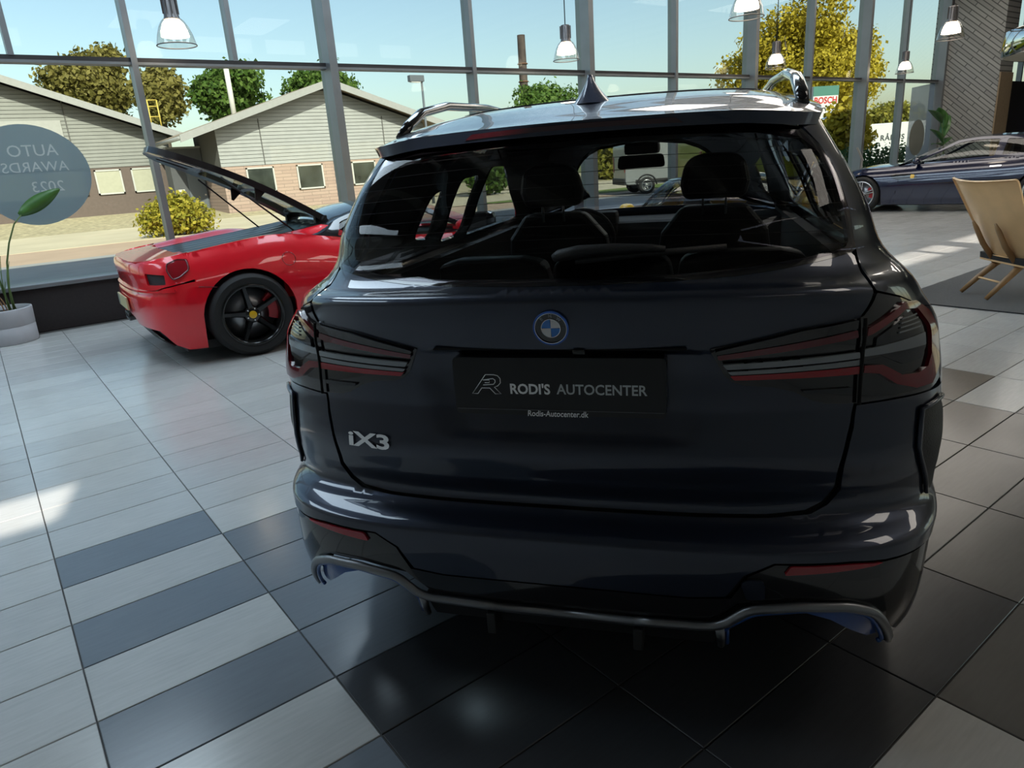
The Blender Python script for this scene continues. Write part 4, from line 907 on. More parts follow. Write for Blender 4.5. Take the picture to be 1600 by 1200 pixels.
M_FASC = omat('grey_white_fascia', (.33, .34, .35), .6, noise=.05); M_ROOF = omat('brown_felt_roof', (.36, .29, .22), .9, noise=.15, nscale=3)
M_SIDE = omat('pale_grey_siding', (.33, .345, .355), .6, noise=.06, nscale=2); M_SIDE2 = omat('grey_green_siding', (.23, .24, .235), .6, noise=.08, nscale=2)
M_SOFF = omat('soffit_grey', (.12, .12, .12), .8)
def brickm(name, c1, c2, mo):
    m = omat(name, c1, .85); b = m.node_tree.nodes['Principled BSDF']; L = m.node_tree.links
    tc = nd(m, 'ShaderNodeTexCoord'); sx = nd(m, 'ShaderNodeSeparateXYZ'); cx = nd(m, 'ShaderNodeCombineXYZ'); L.new(tc.outputs['Object'], sx.inputs[0]); L.new(sx.outputs['X'], cx.inputs[0]); L.new(sx.outputs['Z'], cx.inputs[1])
    br = nd(m, 'ShaderNodeTexBrick'); br.inputs['Scale'].default_value = 1; br.inputs['Brick Width'].default_value = .9; br.inputs['Row Height'].default_value = .16; br.inputs['Mortar Size'].default_value = .014
    br.inputs['Color1'].default_value = (*[q*KO for q in c1], 1); br.inputs['Color2'].default_value = (*[q*KO for q in c2], 1); br.inputs['Mortar'].default_value = (*[q*KO for q in mo], 1); L.new(cx.outputs[0], br.inputs['Vector']); L.new(br.outputs['Color'], b.inputs['Base Color']); return m
M_BRICK = brickm('pinkish_brick', (.40, .29, .25), (.46, .34, .29), (.26, .20, .18))
M_DARKW = omat('brown_rendered_base', (.15, .115, .105), .85, noise=.08)
M_WFR = omat('window_frame_white', (.55, .56, .55), .5); M_WGL = omat('dark_window_glass', (.05, .06, .055), .05, 0, 0, spec=.8, noise=.6, nscale=1.2); M_BLIND = omat('cream_blind', (.45, .45, .36), .6, noise=.05)
def far_window(parent, x0, x1, z0, z1, y, m=M_WGL):
    f = MB()
    for a, b in (((x0, y-.06, z0), (x1, y, z0+.07)), ((x0, y-.06, z1-.07), (x1, y, z1)), ((x0, y-.06, z0), (x0+.07, y, z1)), ((x1-.07, y-.06, z0), (x1, y, z1))): f.box(a, b)
    w = f.build('window', M_WFR, parent); MB().box((x0+.06, y-.03, z0+.06), (x1-.06, y-.01, z1-.06)).build('pane', m, w); return w
def gable(name, label, Y, xe0, ze, xr, zr, xe1, x0, x1, zb, zsplit, base_m, side_m, depth, zg):
    """gabled building facing -Y: eaves at xe0/xe1 height ze, ridge at xr height zr"""
    g = empty(name, (xr, Y, zg)); tag(g, label, 'building')
    X = lambda x: x-xr
    def zt(x): return zr-(zr-ze)*(abs(x-xr)/(xr-xe0 if x < xr else xe1-xr))
    w = MB(); w.box((X(x0), 0, -.4), (X(x1), depth, zsplit-zg)).build('wall', base_m, g)
    prof = [(X(x0), zsplit-zg), (X(x1), zsplit-zg), (X(x1), zt(x1)-.25-zg), (0, zr-.25-zg), (X(x0), zt(x0)-.25-zg)]
    fixn(MB().prism(prof, lambda a, c: (a, .04, c), (0, depth-.05, 0)).build('gable_wall', M_SOFF, g))
    bh = .165; z = zsplit
    while z < zr-.35:
        za, zb_ = z+.012, z+bh
        def lim(zz, sgn):
            e = x0 if sgn < 0 else x1
            k = (zr-.28-zz)/(zr-ze); xx = xr-(xr-xe0)*k if sgn < 0 else xr+(xe1-xr)*k
            return max(x0, xx) if sgn < 0 else min(x1, xx)
        a0, a1, b0, b1 = lim(za, -1), lim(za, 1), lim(zb_, -1), lim(zb_, 1)
        if b1-b0 > .1:
            v = [(X(a0), -.03, za-zg), (X(a1), -.03, za-zg), (X(b1), 0.0, zb_-zg), (X(b0), 0.0, zb_-zg), (X(a0), .03, za-zg), (X(a1), .03, za-zg), (X(b1), .03, zb_-zg), (X(b0), .03, zb_-zg)]
            mesh('siding_board', v, [(0, 1, 2, 3), (0, 4, 5, 1), (3, 2, 6, 7), (1, 5, 6, 2), (0, 3, 7, 4)], side_m, g)
        z += bh
    ov = .85
    for s_, xe in ((-1, xe0), (1, xe1)):
        v = [(0, -ov, zr-zg), (X(xe), -ov, ze-zg), (X(xe), depth, ze-zg), (0, depth, zr-zg)]
        r_ = mesh('roof', v+[(a, b, c-.10) for a, b, c in v], [(0, 1, 2, 3), (7, 6, 5, 4), (0, 4, 5, 1), (1, 5, 6, 2), (2, 6, 7, 3)], M_ROOF, g); fixn(r_)
        v = [(0, -ov-.06, zr-zg+.02), (X(xe), -ov-.06, ze-zg+.02), (X(xe), -ov-.06, ze-zg-.30), (0, -ov-.06, zr-zg-.30)]
        f_ = mesh('fascia', v+[(a, b+.06, c) for a, b, c in v], [(0, 1, 2, 3), (7, 6, 5, 4), (0, 4, 5, 1), (1, 5, 6, 2), (2, 6, 7, 3), (3, 7, 4, 0)], M_FASC, g); fixn(f_)
        MB().tube([(X(xe), -ov, ze-zg-.12), (X(xe), depth, ze-zg-.12)], .09, 8).build('gutter', M_FASC, r_)
    return g
gR = gable('building', 'low gabled building of pale siding over pinkish brick with windows', 31.0, 8.2, 3.62, 15.48, 5.95, 22.76, 9.95, 21.0, 0, 2.22, M_BRICK, M_SIDE, 3.9, 0)
for a, b in ((11.03, 12.37), (13.5, 14.86), (16.44, 17.8), (18.6, 19.9)): far_window(gR, a-15.48, b-15.48, .96, 2.13, -.02)
for x in (12.0, 18.5): MB().box((x-15.48-.02, -.05, 2.25), (x-15.48+.02, -.01, 4.3)).build('siding_joint', M_SOFF, gR)
MB().tube([(11.9-15.48, 3, 4.4), (11.9-15.48, 3, 7.2)], .13, 10).build('flue_pipe', omat('white_flue', (.7, .7, .68), .5), gR)
gL = gable('building', 'gabled building of grey green siding left of the brick one', 36.0, -9.6, 4.03, 0.0, 7.58, 9.6, -8.0, 9.0, 0, 2.62, M_DARKW, M_SIDE2, 14, .45)
for a, b in ((-4.6, -3.0), (-2.7, -1.0), (1.4, 3.0), (3.3, 5.0), (5.42, 6.58), (7.02, 8.2)): far_window(gL, a, b, .93, 2.08, -.02, M_BLIND)
MB().box((-2.0, -.08, 2.2), (4.55, -.03, 4.35)).build('flat_panel', omat('plain_grey_panel', (.38, .39, .39), .6, noise=.04), gL)
MB().box((4.75, -.06, 2.2), (4.79, -.02, 5.3)).build('siding_joint', M_SOFF, gL)
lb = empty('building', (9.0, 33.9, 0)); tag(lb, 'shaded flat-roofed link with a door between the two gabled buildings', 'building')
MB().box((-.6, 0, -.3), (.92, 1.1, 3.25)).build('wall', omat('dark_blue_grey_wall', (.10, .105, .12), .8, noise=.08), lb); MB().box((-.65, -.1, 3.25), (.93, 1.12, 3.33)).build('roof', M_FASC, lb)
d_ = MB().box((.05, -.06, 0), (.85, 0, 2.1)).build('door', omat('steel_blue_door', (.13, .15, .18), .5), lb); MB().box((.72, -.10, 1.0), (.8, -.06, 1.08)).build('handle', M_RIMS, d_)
MB().box((-.45, -.05, 1.25), (-.15, 0, 1.36)).build('wall_sign', omat('white_enamel', (.7, .7, .68), .4), lb)
rail = empty('roof_ladder', (8.3, 37.5, 4.52)); tag(rail, 'yellow metal guard rail on the eaves between the buildings', 'railing')
M_YR = omat('yellow_safety_paint', (.62, .48, .10), .5)
for x in (0, .45, .9): MB().tube([(x, 0, -.3), (x, 0, 1.3)], .035, 6).build('post', M_YR, rail)
for z in (.5, 1.0, 1.3): MB().tube([(0, 0, z), (.9, 0, z)], .03, 6).build('rail', M_YR, rail)

# ---- plants outdoors
def leafm(name, c, c2, tr=.35):
    m = bpy.data.materials.new(name); m.use_nodes = True; t = m.node_tree; L = t.links; b = t.nodes['Principled BSDF']
    ge = t.nodes.new('ShaderNodeNewGeometry'); r = t.nodes.new('ShaderNodeValToRGB'); r.color_ramp.elements[0].color = (*[q*KO for q in c], 1); r.color_ramp.elements[1].color = (*[q*KO for q in c2], 1)
    L.new(ge.outputs['Random Per Island'], r.inputs[0]); L.new(r.outputs[0], b.inputs['Base Color']); b.inputs['Roughness'].default_value = .6; b.inputs['Specular IOR Level'].default_value = .2
    tl = t.nodes.new('ShaderNodeBsdfTranslucent'); L.new(r.outputs[0], tl.inputs[0]); mx = t.nodes.new('ShaderNodeMixShader'); mx.inputs[0].default_value = tr
    L.new(b.outputs[0], mx.inputs[1]); L.new(tl.outputs[0], mx.inputs[2]); L.new(mx.outputs[0], t.nodes['Material Output'].inputs[0]); return m
def foliage(name, blobs, n, size, m, parent, seed):
    r = np.random.default_rng(seed); tot = sum(b[3]*b[4]*b[5] for b in blobs); V = []; k0 = 0; allv = []
    for (x, y, z, a, b, c) in blobs:
        k = max(20, int(n*(a*b*c)/tot)); d = r.normal(size=(k, 3)); d /= np.linalg.norm(d, axis=1)[:, None]; rad = r.uniform(.45, 1.0, k)**.6
        p = np.array([x, y, z])+d*rad[:, None]*np.array([a, b, c]); p += r.normal(size=(k, 3))*size*.8
        nrm = d+r.normal(size=(k, 3))*.7; nrm /= np.linalg.norm(nrm, axis=1)[:, None]; ref = r.normal(size=(k, 3)); t1 = np.cross(nrm, ref); t1 /= np.linalg.norm(t1, axis=1)[:, None]; t2 = np.cross(nrm, t1)
        s = size*r.uniform(.6, 1.4, k)[:, None]
        q = np.stack([p-t1*s*.5, p-t2*s*.32, p+t1*s*.5, p+t2*s*.32], 1); allv.append(q.reshape(-1, 3))
    A = np.concatenate(allv); nq = len(A)//4
    me = bpy.data.meshes.new(name); me.from_pydata(A.tolist(), [], [(4*i, 4*i+1, 4*i+2, 4*i+3) for i in range(nq)]); o = link(name, me, m, parent); o['kind'] = 'stuff'; return o
M_BARK = omat('tree_bark', (.10, .08, .06), .9, noise=.3, nscale=6)
def tree(label, px, py, rx, ry, Y, m, n, size, seed, gz=.45, name='tree', low=False):
    c = on_y(px, py, Y); w = (c-CAM).dot(CF); a, h = rx*w/FPX, ry*w/FPX
    g = empty(name, (c.x, c.y, gz)); tag(g, label, 'tree', 'trees and bushes outdoors'); r = random.Random(seed); zc = c.z-gz
    bl = [(0, 0, zc, a*.6, a*.6, h*.66)]
    for k in range(16):
        t = r.uniform(0, 2*PI); e = r.uniform(-.75, .8); q = math.sqrt(1-e*e)*r.uniform(.55, .78); bl.append((a*q*math.cos(t), a*q*math.sin(t), zc+h*e*.78, a*r.uniform(.18, .38), a*r.uniform(.18, .38), h*r.uniform(.15, .32)))
    foliage('crown', bl, n, size, m, g, seed)
    zb = zc-h*.9
    MB().tube([(0, 0, 0), (a*.03, 0, max(zb, .3)), (0, a*.03, zc)], [a*.07+.05, a*.055+.04, a*.02+.02], 8).build('trunk', M_BARK, g)
    for k in range(5):
        t = 2*PI*k/5+seed; MB().tube([(0, 0, max(zb, .3)), (a*.3*math.cos(t), a*.3*math.sin(t), zc-h*.1), (a*.55*math.cos(t), a*.55*math.sin(t), zc+h*.35)], [a*.03+.02, a*.02+.015, .02], 6).build('branch', M_BARK, g)
    return g
m_birch = leafm('birch_leaves', (.16, .15, .035), (.34, .30, .09)); m_green = leafm('green_leaves', (.05, .12, .02), (.15, .25, .05)); m_yel = leafm('yellow_autumn_leaves', (.34, .27, .02), (.62, .50, .05)); m_olive = leafm('olive_leaves', (.18, .20, .03), (.40, .36, .06)); m_hedge = leafm('dark_hedge_leaves', (.03, .09, .03), (.10, .19, .06))
tree('drooping birch with yellow green leaves behind the left building', 143, 135, 66, 70, 62, m_birch, 16000, .38, 11)
tree('birch with thin olive crown behind the roof ladder', 248, 150, 40, 52, 52.5, m_birch, 8000, .34, 12)
tree('round dark green tree behind the flue pipe', 352, 150, 62, 55, 60, m_green, 12000, .42, 13)
tree('dark green tree top above the brick building ridge', 497, 135, 62, 30, 64, m_green, 9000, .42, 14)
tree('small green tree right of the street lamp', 852, 165, 62, 45, 42, m_green, 9000, .28, 15)
tree('tall yellow leaved tree behind the pylon sign', 1245, 112, 138, 125, 26, m_yel, 32000, .27, 16, gz=-.02)
tree('yellow bush left of the white van', 1318, 214, 34, 44, 12.0, m_yel, 6000, .26, 17, gz=-.02, name='bush')
tree('olive yellow bushes behind the white van', 1392, 190, 45, 32, 24, m_olive, 10000, .32, 18, gz=-.02, name='bush')
tree('pale green trees behind the silver van', 965, 255, 42, 45, 30, m_olive, 5000, .4, 19, gz=-.02)
tree('pale green tree behind the yellow van', 1075, 232, 55, 42, 40, m_olive, 6000, .45, 20, gz=-.02)
tree('dark bush seen through the left rear window of the suv', 760, 262, 30, 40, 26, m_green, 3000, .35, 21, gz=-.02, name='bush')
b_ = on_z(282, 366); bush = empty('bush', (b_.x, b_.y, -.02)); tag(bush, 'yellow green round bush on the verge behind the red car', 'bush', 'trees and bushes outdoors')
foliage('leaves', [(0, 0, .62, .85, .8, .60), (-.62, .1, .5, .5, .5, .48), (.6, -.1, .45, .52, .5, .42), (.1, -.3, .85, .5, .4, .42)], 5500, .13, leafm('bush_leaves', (.26, .27, .03), (.60, .50, .07)), bush, 5)
for k in range(5): MB().tube([(0, 0, 0), (.35*math.cos(k*1.26), .3*math.sin(k*1.26), .6)], .02, 6).build('stem', M_BARK, bush)
def hedge(label, x0, y0, x1, y1, h, seed):
    g = empty('hedge', (x0, y0, -.03)); tag(g, label, 'hedge'); L = math.hypot(x1-x0, y1-y0); k = int(L/.8)
    foliage('leaves', [((x1-x0)*i/k, (y1-y0)*i/k, h*.5, .55, .5, h*.55) for i in range(k+1)], int(L*420), .14, m_hedge, g, seed)
    for i in range(0, k+1, 3): MB().tube([((x1-x0)*i/k, (y1-y0)*i/k, 0), ((x1-x0)*i/k, (y1-y0)*i/k, h*.6)], .03, 6).build('stem', M_BARK, g)
hedge('clipped dark green hedge outside in front of the white van', 23.0, 9.6, 36.0, 9.4, 1.15, 31)

# ---- street furniture
c = on_y(648, 120, 24); lp = empty('street_lamp', (on_y(665, 190, 24).x, 24, -.02)); tag(lp, 'grey street lamp post with box lamp head', 'street lamp'); hz = c.z+.02
MB().tube([(0, 0, 0), (0, 0, hz*.5), (0, 0, hz)], [.07, .055, .045], 10).build('post', omat('grey_post', (.10, .12, .15), .5), lp); MB().box((-.62, -.12, hz-.20), (.08, .12, hz+.06), .03).build('lamp_head', omat('grey_post', (0, 0, 0)), lp); MB().box((-.55, -.09, hz-.225), (-.1, .09, hz-.195)).build('lamp_lens', M_RIMS, lp)
c = on_y(816, 55, 46); mp_ = empty('mast', (on_y(820, 160, 46).x, 46, .45)); tag(mp_, 'tall weathered dark chimney mast above the green tree', 'mast')
MB().tube([(0, 0, 0), (0, 0, (c.z-.45)*.6), (0, 0, c.z-.45)], [.42, .36, .33], 12).build('shaft', omat('weathered_dark_steel', (.06, .045, .04), .8, .2, noise=.6, nscale=2), mp_)
for k in range(6): MB().tube([(.4*math.cos(a), .4*math.sin(a), 2+k*1.4) for a in [2*PI*i/16 for i in range(16)]], .05, 6, closed=True).build('band', omat('rust_band', (.16, .08, .05), .8), mp_)
# pylon sign
py0 = on_y(1287, 165, 13.5); w_ = (py0-CAM).dot(CF); W2 = 34*w_/FPX
pyl = empty('pylon_sign', (py0.x, py0.y, -.02)); tag(pyl, 'white and green service pylon sign with red lettering', 'sign'); pyl.rotation_euler = (0, 0, math.radians(-28)); zc = py0.z+.02
ut = w_/FPX
MB().box((-W2/2*1.25, -.12, 0), (W2/2*1.25, .12, zc-22*ut), .02).build('base', omat('pylon_blue_grey', (.13, .22, .32), .5), pyl)
MB().box((-W2/2*1.4, -.14, zc-28*ut), (W2/2*1.4, .14, zc-22*ut), .02).build('base_cap', omat('pylon_light', (.45, .52, .6), .5), pyl)
face = MB().box((-W2/2*1.25, -.12, zc-22*ut), (W2/2*1.25, .12, zc+28*ut), .02).build('sign_box', omat('sign_white', (.72, .73, .74), .5), pyl)
MB().box((-W2/2*1.26, -.125, zc+14*ut), (W2/2*1.26, -.118, zc+28*ut)).build('green_band', omat('sign_green', (.05, .20, .17), .5), pyl)
MB().prism([(-W2*.2, -20), (W2*.62, -20), (W2*.62, -4)], lambda a, q: (a, -.123, zc+q*ut), (0, .004, 0)).build('blue_corner', omat('sign_blue', (.10, .22, .45), .5), pyl)
TX = lambda z: Matrix(((1, 0, 0, 0), (0, 0, -1, -.127), (0, 1, 0, z), (0, 0, 0, 1)))
text_mesh('lettering', 'BOSCH', 13*ut, omat('sign_red', (.55, .02, .03), .5), pyl, TX(zc+7*ut), .004, bold=.01, sx=.92); text_mesh('lettering', 'Service', 12.5*ut, omat('sign_black', (.03, .03, .035), .5), pyl, TX(zc-5*ut), .004, bold=.004, sx=.95)

# ---- vans
def van(label, loc, heading, paint, L=5.2, H=2.1, Wd=1.95, text=None, gz=-.03, group=None):
    g = empty('van', (loc[0], loc[1], gz), -heading); tag(g, label, 'van', group)
    h = Wd/2; prof = rounded([(0, .38), (0, H*.93), (.12, H), (L-1.75, H), (L-.95, H*.63), (L-.12, H*.50), (L, H*.34), (L, .36)], .14)
    b = MB(); o = fixn(b.prism(prof, lambda y, z: (-h, y, z), (Wd, 0, 0)).build('body', paint, g)); bv = o.modifiers.new('bevel', 'BEVEL'); bv.width = .06; bv.segments = 3
    for s_ in (-1, 1):
        x = s_*(h+.004)
        fixn(MB().prism(rounded([(L-2.25, H*.60), (L-2.2, H*.90), (L-1.72, H*.92), (L-1.08, H*.63), (L-1.08, H*.60)], .05), lambda y, z: (x-.004*s_, y, z), (.006*s_, 0, 0)).build('side_window', M_BLACKG, g))
        MB().box((min(x, x-.01*s_), .4, .42), (max(x, x-.01*s_), L-.3, .56)).build('side_strip', M_BLACKM, g)
        MB().box((s_*(h-.10)-.06, -.02, .85), (s_*(h-.10)+.06, .03, 1.45), .01).build('tail_light', M_REDL, g)
        MB().box((s_*(h-.25)-.16, L-.05, .72), (s_*(h-.25)+.16, L+.02, .90), .02).build('headlamp', M_LENSG, g)
        MB().box((s_*(h+.13)-.10, L-1.55, H*.60), (s_*(h+.13)+.10, L-1.40, H*.73), .02).build('door_mirror', M_BLACKM, g)
        for cy in (.85, L-.90):
            MB().tube([(s_*(h+.006), cy+.39*math.cos(a), .34+.39*math.sin(a)) for a in [PI*k/14 for k in range(15)]], .03, 6).build('wheel_arch', M_BLACKM, g)
            car_wheel(g, (s_*(h-.09), cy, .33), s_, .33, .22, .21, 5, M_RIMS)
    fixn(MB().prism([(-h+.14, H*.62), (h-.14, H*.62), (h-.22, H*.93), (-h+.22, H*.93)], lambda x, z: (x, L-.97-.80*(z-H*.63)/(H*.37)+.05, z+.0), (0, .02, .02)).build('windscreen', M_BLACKG, g))
    MB().box((-h+.05, -.06, .38), (h-.05, .04, .62), .02).build('rear_bumper', M_BLACKM, g)
    if text:
        t, sgn, cy, cz, sz = text; X = sgn*(h+.012)
        Mx = Matrix(((0, 0, sgn, X), (sgn, 0, 0, cy), (0, 1, 0, cz), (0, 0, 0, 1)))
        text_mesh('lettering', t, sz, omat('van_lettering', (.03, .04, .05), .5), g, Mx, .004, space=1.15, bold=.006)
    return g
M_VS = omat('silver_van_paint', (.42, .44, .45), .35, .3, .6); M_VY = omat('lime_yellow_paint', (.48, .50, .03), .35, 0, .6); M_VW = omat('white_van_paint', (.62, .65, .68), .35, 0, .6)
p_ = on_z(968, 303); van('silver delivery van parked outside, rear towards the left', (p_.x, p_.y), math.radians(122), M_VS, 5.4, 2.0)
p_ = on_z(1075, 314); van('lime yellow van parked outside nearer than the silver one', (p_.x, p_.y), math.radians(118), M_VY, 4.4, 1.9)
vd = Vector((math.sin(math.radians(-25)), math.cos(math.radians(-25)), 0))
p_ = on_y(1450, 222, 12.5); wv = van('white van with dark lettering standing behind the hedge', (39.8, 12.5), math.radians(-55), M_VW, 7.2, 2.35, 2.0, ("GF R\u00c5HUS", -1, 3.1, 1.66, .35), gz=-.25)

MB().prism([(.5, 1.45), (.85, 1.1), (1.2, 1.45), (.85, 1.8)], lambda y, z: (-1.012, y, z), (.01, 0, 0)).build('logo_diamond', omat('faded_red_print', (.6, .12, .10), .6), wv)

# ------------------------------------------------------------------ things inside the showroom
# pendant lamps: two rows
M_LAMPB = mat('lamp_grey_housing', (.16, .15, .15), .35, .7); M_LAMPG = clear_glass('lamp_ribbed_glass', (.86, .84, .80), 1.6, 1.5, .08)
M_BULB = mat('lit_lamp_reflector', (.9, .85, .75), .4, emis=(1.0, .86, .66), estr=6.0)
M_CABLE = mat('lamp_cable', (.02, .02, .02), .6)
def pendant():
    g = empty('pendant_lamp', (0, 0, 0)); tag(g, 'grey pendant lamp with ribbed glass bell shade', 'lamp', 'pendant lamps over the showroom')
    R = .205
    MB().lathe([(.001, .50), (.062, .50), (.068, .48), (.075, .30), (.085, .26)], 24).build('housing', M_LAMPB, g)
    for k in range(8):
        a = 2*PI*k/8; MB().obox((.074*math.cos(a), .074*math.sin(a), .40), (.012*math.cos(a), .012*math.sin(a), 0), (-.003*math.sin(a), .003*math.cos(a), 0), (0, 0, .09)).build('cooling_fin', M_LAMPB, g)
    MB().lathe([(.085, .27), (.12, .24), (.155, .18), (.185, .10), (.20, .03), (R, 0)], 36).build('shade', M_LAMPG, g)
    MB().tube([(R*math.cos(a), R*math.sin(a), 0) for a in [2*PI*k/36 for k in range(36)]], .006, 6, closed=True).build('shade_rim', M_LAMPB, g)
    MB().lathe([(.075, .255), (.11, .215), (.135, .15), (.145, .09), (.001, .085)], 24).build('reflector', M_BULB, g)
    MB().tube([(0, 0, .5), (0, 0, RZ-2.93)], .008, 6).build('cable', M_CABLE, g); MB().lathe([(.001, RZ-2.93-.04), (.06, RZ-2.93-.03), (.06, RZ-2.93)], 16).build('ceiling_rose', M_LAMPB, g)
    return g
p0 = pendant()
lab = {(0, 0): 'pendant lamp above the raised cover of the red car', (1, 0): 'pendant lamp left of the suv roof aerial, beside a thick mullion', (2, 0): 'small pendant lamp in front of the yellow tree', (3, 0): 'pendant lamp above the hood of the blue car',
       (1, 1): 'pendant lamp cut by the top edge above the suv roof', (2, 1): 'lit pendant lamp in front of the grey brick pier'}
for (i, j), t in lab.items():
    o = p0 if (i, j) == (0, 0) else copy_tree(p0)
    o.location = ((2.33, 8.08, 13.8, 19.4)[i], (5.0, 1.75)[j], 2.93); o['label'] = t
# unseen ceiling panels added to light the room, cool and warm
M_FILLC = mat('cool_fill_emitter', (.9, .9, .9), .5, emis=(.68, .86, 1.0), estr=3.6); M_FILLW = mat('warm_fill_emitter', (.9, .9, .88), .5, emis=(1.0, .92, .82), estr=2.5); M_FILLH = mat('fill_panel_housing', (.5, .5, .5), .5)
def fill_light(m):
    g = empty('fill_panel', (0, 0, 0)); tag(g, 'added wide flat fill light panel', 'lamp', 'added ceiling fill panels')
    MB().box((-.70, -2.45, .0), (.70, 2.45, .06)).build('housing', M_FILLH, g); MB().box((-.65, -2.4, -.012), (.65, 2.4, 0)).build('diffuser', m, g); return g
cw = [fill_light(M_FILLC), fill_light(M_FILLW)]; used_ = set()
for k in range(8):
    q = 0 if k < 4 else 1
    o = copy_tree(cw[q]) if q in used_ else cw[q]
    used_.add(q); o.location = (-3.0+k*3.3, 2.7, RZ-.20); o['label'] = ('cool' if q == 0 else 'warm')+' white added fill panel above the '+('suv end' if q == 0 else 'blue car end')+' of the showroom'
for x in (4.6, 7.6):  # extra unseen panels added to brighten the suv's rear
    o = copy_tree(cw[1]); o.location = (x, -5.6, RZ-.20); o.scale = (.8, .45, 1); o['label'] = 'short warm added fill panel by the added rear glazing'
# rug and lounge chair
rug = MB().box((6.6, -4.6, .001), (11.6, -.9, .012), .004).build('rug', mat('charcoal_rug', (.035, .034, .036), .95, noise=.25, nscale=40, bump=.6, bscale=400, sheen=.3)); tag(rug, 'large charcoal rug under the wooden chair', 'rug')
M_OAK = mat('pale_oak_plywood', (.80, .50, .25), .45, 0, .2, noise=.12, nscale=3); M_OAK2 = mat('oiled_oak_legs', (.36, .20, .085), .45, 0, .2, noise=.15, nscale=5)
fl_, fr_ = on_z(1501, 459, .014), on_z(1540, 471, .014)
mid = (fl_+fr_)/2; axr = (fr_-fl_); axr.z = 0; axr.normalize(); fwd = Vector((-axr.y, axr.x, 0))
if fwd.dot(Vector((1, -.5, 0))) < 0: fwd = -fwd
chair = empty('lounge_chair', mid, math.atan2(-fwd.x, fwd.y)); tag(chair, 'pale oak shell lounge chair seen from behind on the rug', 'chair')
sgx = 1 if (chair.matrix_basis.to_3x3() @ Vector((1, 0, 0))).dot(axr) > 0 else -1
def shell(a, t):
    """a across (-1..1), t up the back (0 seat level .. 1 top)"""
    w = .33+.12*t; return (a*w, .20-.33*t+.09*a*a, .36+.66*t+.02*a*a*t)
panel('backrest', rounded([(-1, 0), (1, 0), (1.0, 1.0), (-1.0, 1.0)], .06), shell, M_OAK, chair, .15, .12, .0, .018, flip=True)
def seatf(a, b): return (a*.33, .20+.50*b, .36-.02+.05*b-.03*math.cos(a*1.3)*b)
panel('seat', rounded([(-1, 0), (1, 0), (1, 1), (-1, 1)], .1), seatf, mat('dark_seat_pad', (.03, .03, .032), .8), chair, .2, .15, .02, .05)
panel('seat_shell', rounded([(-1, 0), (1, 0), (1, 1), (-1, 1)], .1), seatf, M_OAK, chair, .2, .15, -.03, .016)
hw = (fr_-fl_).length/2
for s_ in (-1, 1):
    MB().tube([(s_*hw, .0, .022), (s_*(hw-.01), .12, .14), (s_*(hw-.03), .26, .27), (s_*(hw-.05), .33, .32)], [.018, .024, .028, .028], 10).build('leg', M_OAK2, chair)
    MB().tube([(s_*(hw-.03), .26, .27), (s_*(hw-.03), .12, .46), (s_*(hw-.03), .045, .60), (s_*(hw-.03), .01, .66)], [.028, .028, .024, .012], 10, flat=.8).build('back_post', M_OAK2, chair)
    MB().tube([(s_*(hw-.05), .30, .31), (s_*(hw-.02), .55, .26), (s_*(hw+.02), .72, .022)], [.028, .026, .018], 10).build('leg', M_OAK2, chair)
MB().tube([(-hw, .13, .15), (hw, .13, .15)], .014, 8, flat=.6).build('stretcher', M_OAK, chair)
# potted plants
M_POT = mat('pale_grey_pot', (.42, .42, .44), .6, noise=.04, bump=.05, bscale=100); M_SOIL = mat('potting_soil', (.04, .03, .02), .95, bump=.8, bscale=60)
M_LEAF = mat('plant_leaf_green', (.045, .13, .025), .38, 0, .25, noise=.35, nscale=5); M_STEM = mat('plant_stem', (.10, .16, .05), .5, noise=.3, nscale=8); M_DRY = mat('dry_leaf_sheath', (.36, .20, .10), .7, noise=.3, nscale=8)
def leaf(parent, base, tip, width, bend=.08, m=None, side=None, name='leaf'):
    base, tip = Vector(base), Vector(tip); d = tip-base; L = d.length; d.normalize(); sd = Vector(side) if side else d.cross(Vector((0, 0, 1))); sd = (sd-d*sd.dot(d)).normalized(); up = sd.cross(d)
    v = []; N = 10
    for i in range(N+1):
        t = i/N; w = width*math.sin(PI*min(1, t*.92+.05))**.8*(1-.25*t); c = base+d*(L*t)+up*(bend*L*math.sin(t*PI))
        v += [c-sd*w+up*w*.25, c, c+sd*w+up*w*.25]
    f = []
    for i in range(N): f += [(i*3, i*3+1, i*3+4, i*3+3), (i*3+1, i*3+2, i*3+5, i*3+4)]
    o = mesh(name, v, f, m or M_LEAF, parent, smooth=True); so_ = o.modifiers.new('solid', 'SOLIDIFY'); so_.thickness = .004; return o
def pot(parent, r, h):
    MB().lathe([(.001, .0), (r*.93, 0), (r*.96, .01), (r*.97, h*.48), (r*.955, h*.49), (r*.955, h*.505), (r*.975, h*.515), (r, h-.01), (r*.99, h), (r*.93, h), (r*.92, h-.05)], 48).build('pot', M_POT, parent)
    MB().lathe([(r*.925, h-.05), (r*.5, h-.035), (.001, h-.03)], 32).build('soil', M_SOIL, parent)
pb = on_z(17, 541); pc = pb+Vector((pb.x-CAM.x, pb.y-CAM.y, 0)).normalized()*.285
plant = empty('potted_plant', (pc.x, pc.y, 0)); tag(plant, 'tall leaning plant in a pale grey pot below the left window', 'plant')
pot(plant, .285, .36)
Yp = pc.y-.05
def lp_(px, py, Y=None): q = on_y(px, py, Y or Yp); return q-Vector((pc.x, pc.y, 0))
stem = [lp_(24, 489), lp_(14, 450), lp_(11, 410), lp_(14, 380), lp_(22, 350), lp_(33, 336)]
MB().tube(stem, [.013, .011, .009, .008, .007, .006], 8).build('stem', M_STEM, plant)
leaf(plant, lp_(30, 336), lp_(93, 295), .085, .04, side=lp_(35, 320)-lp_(28, 345))
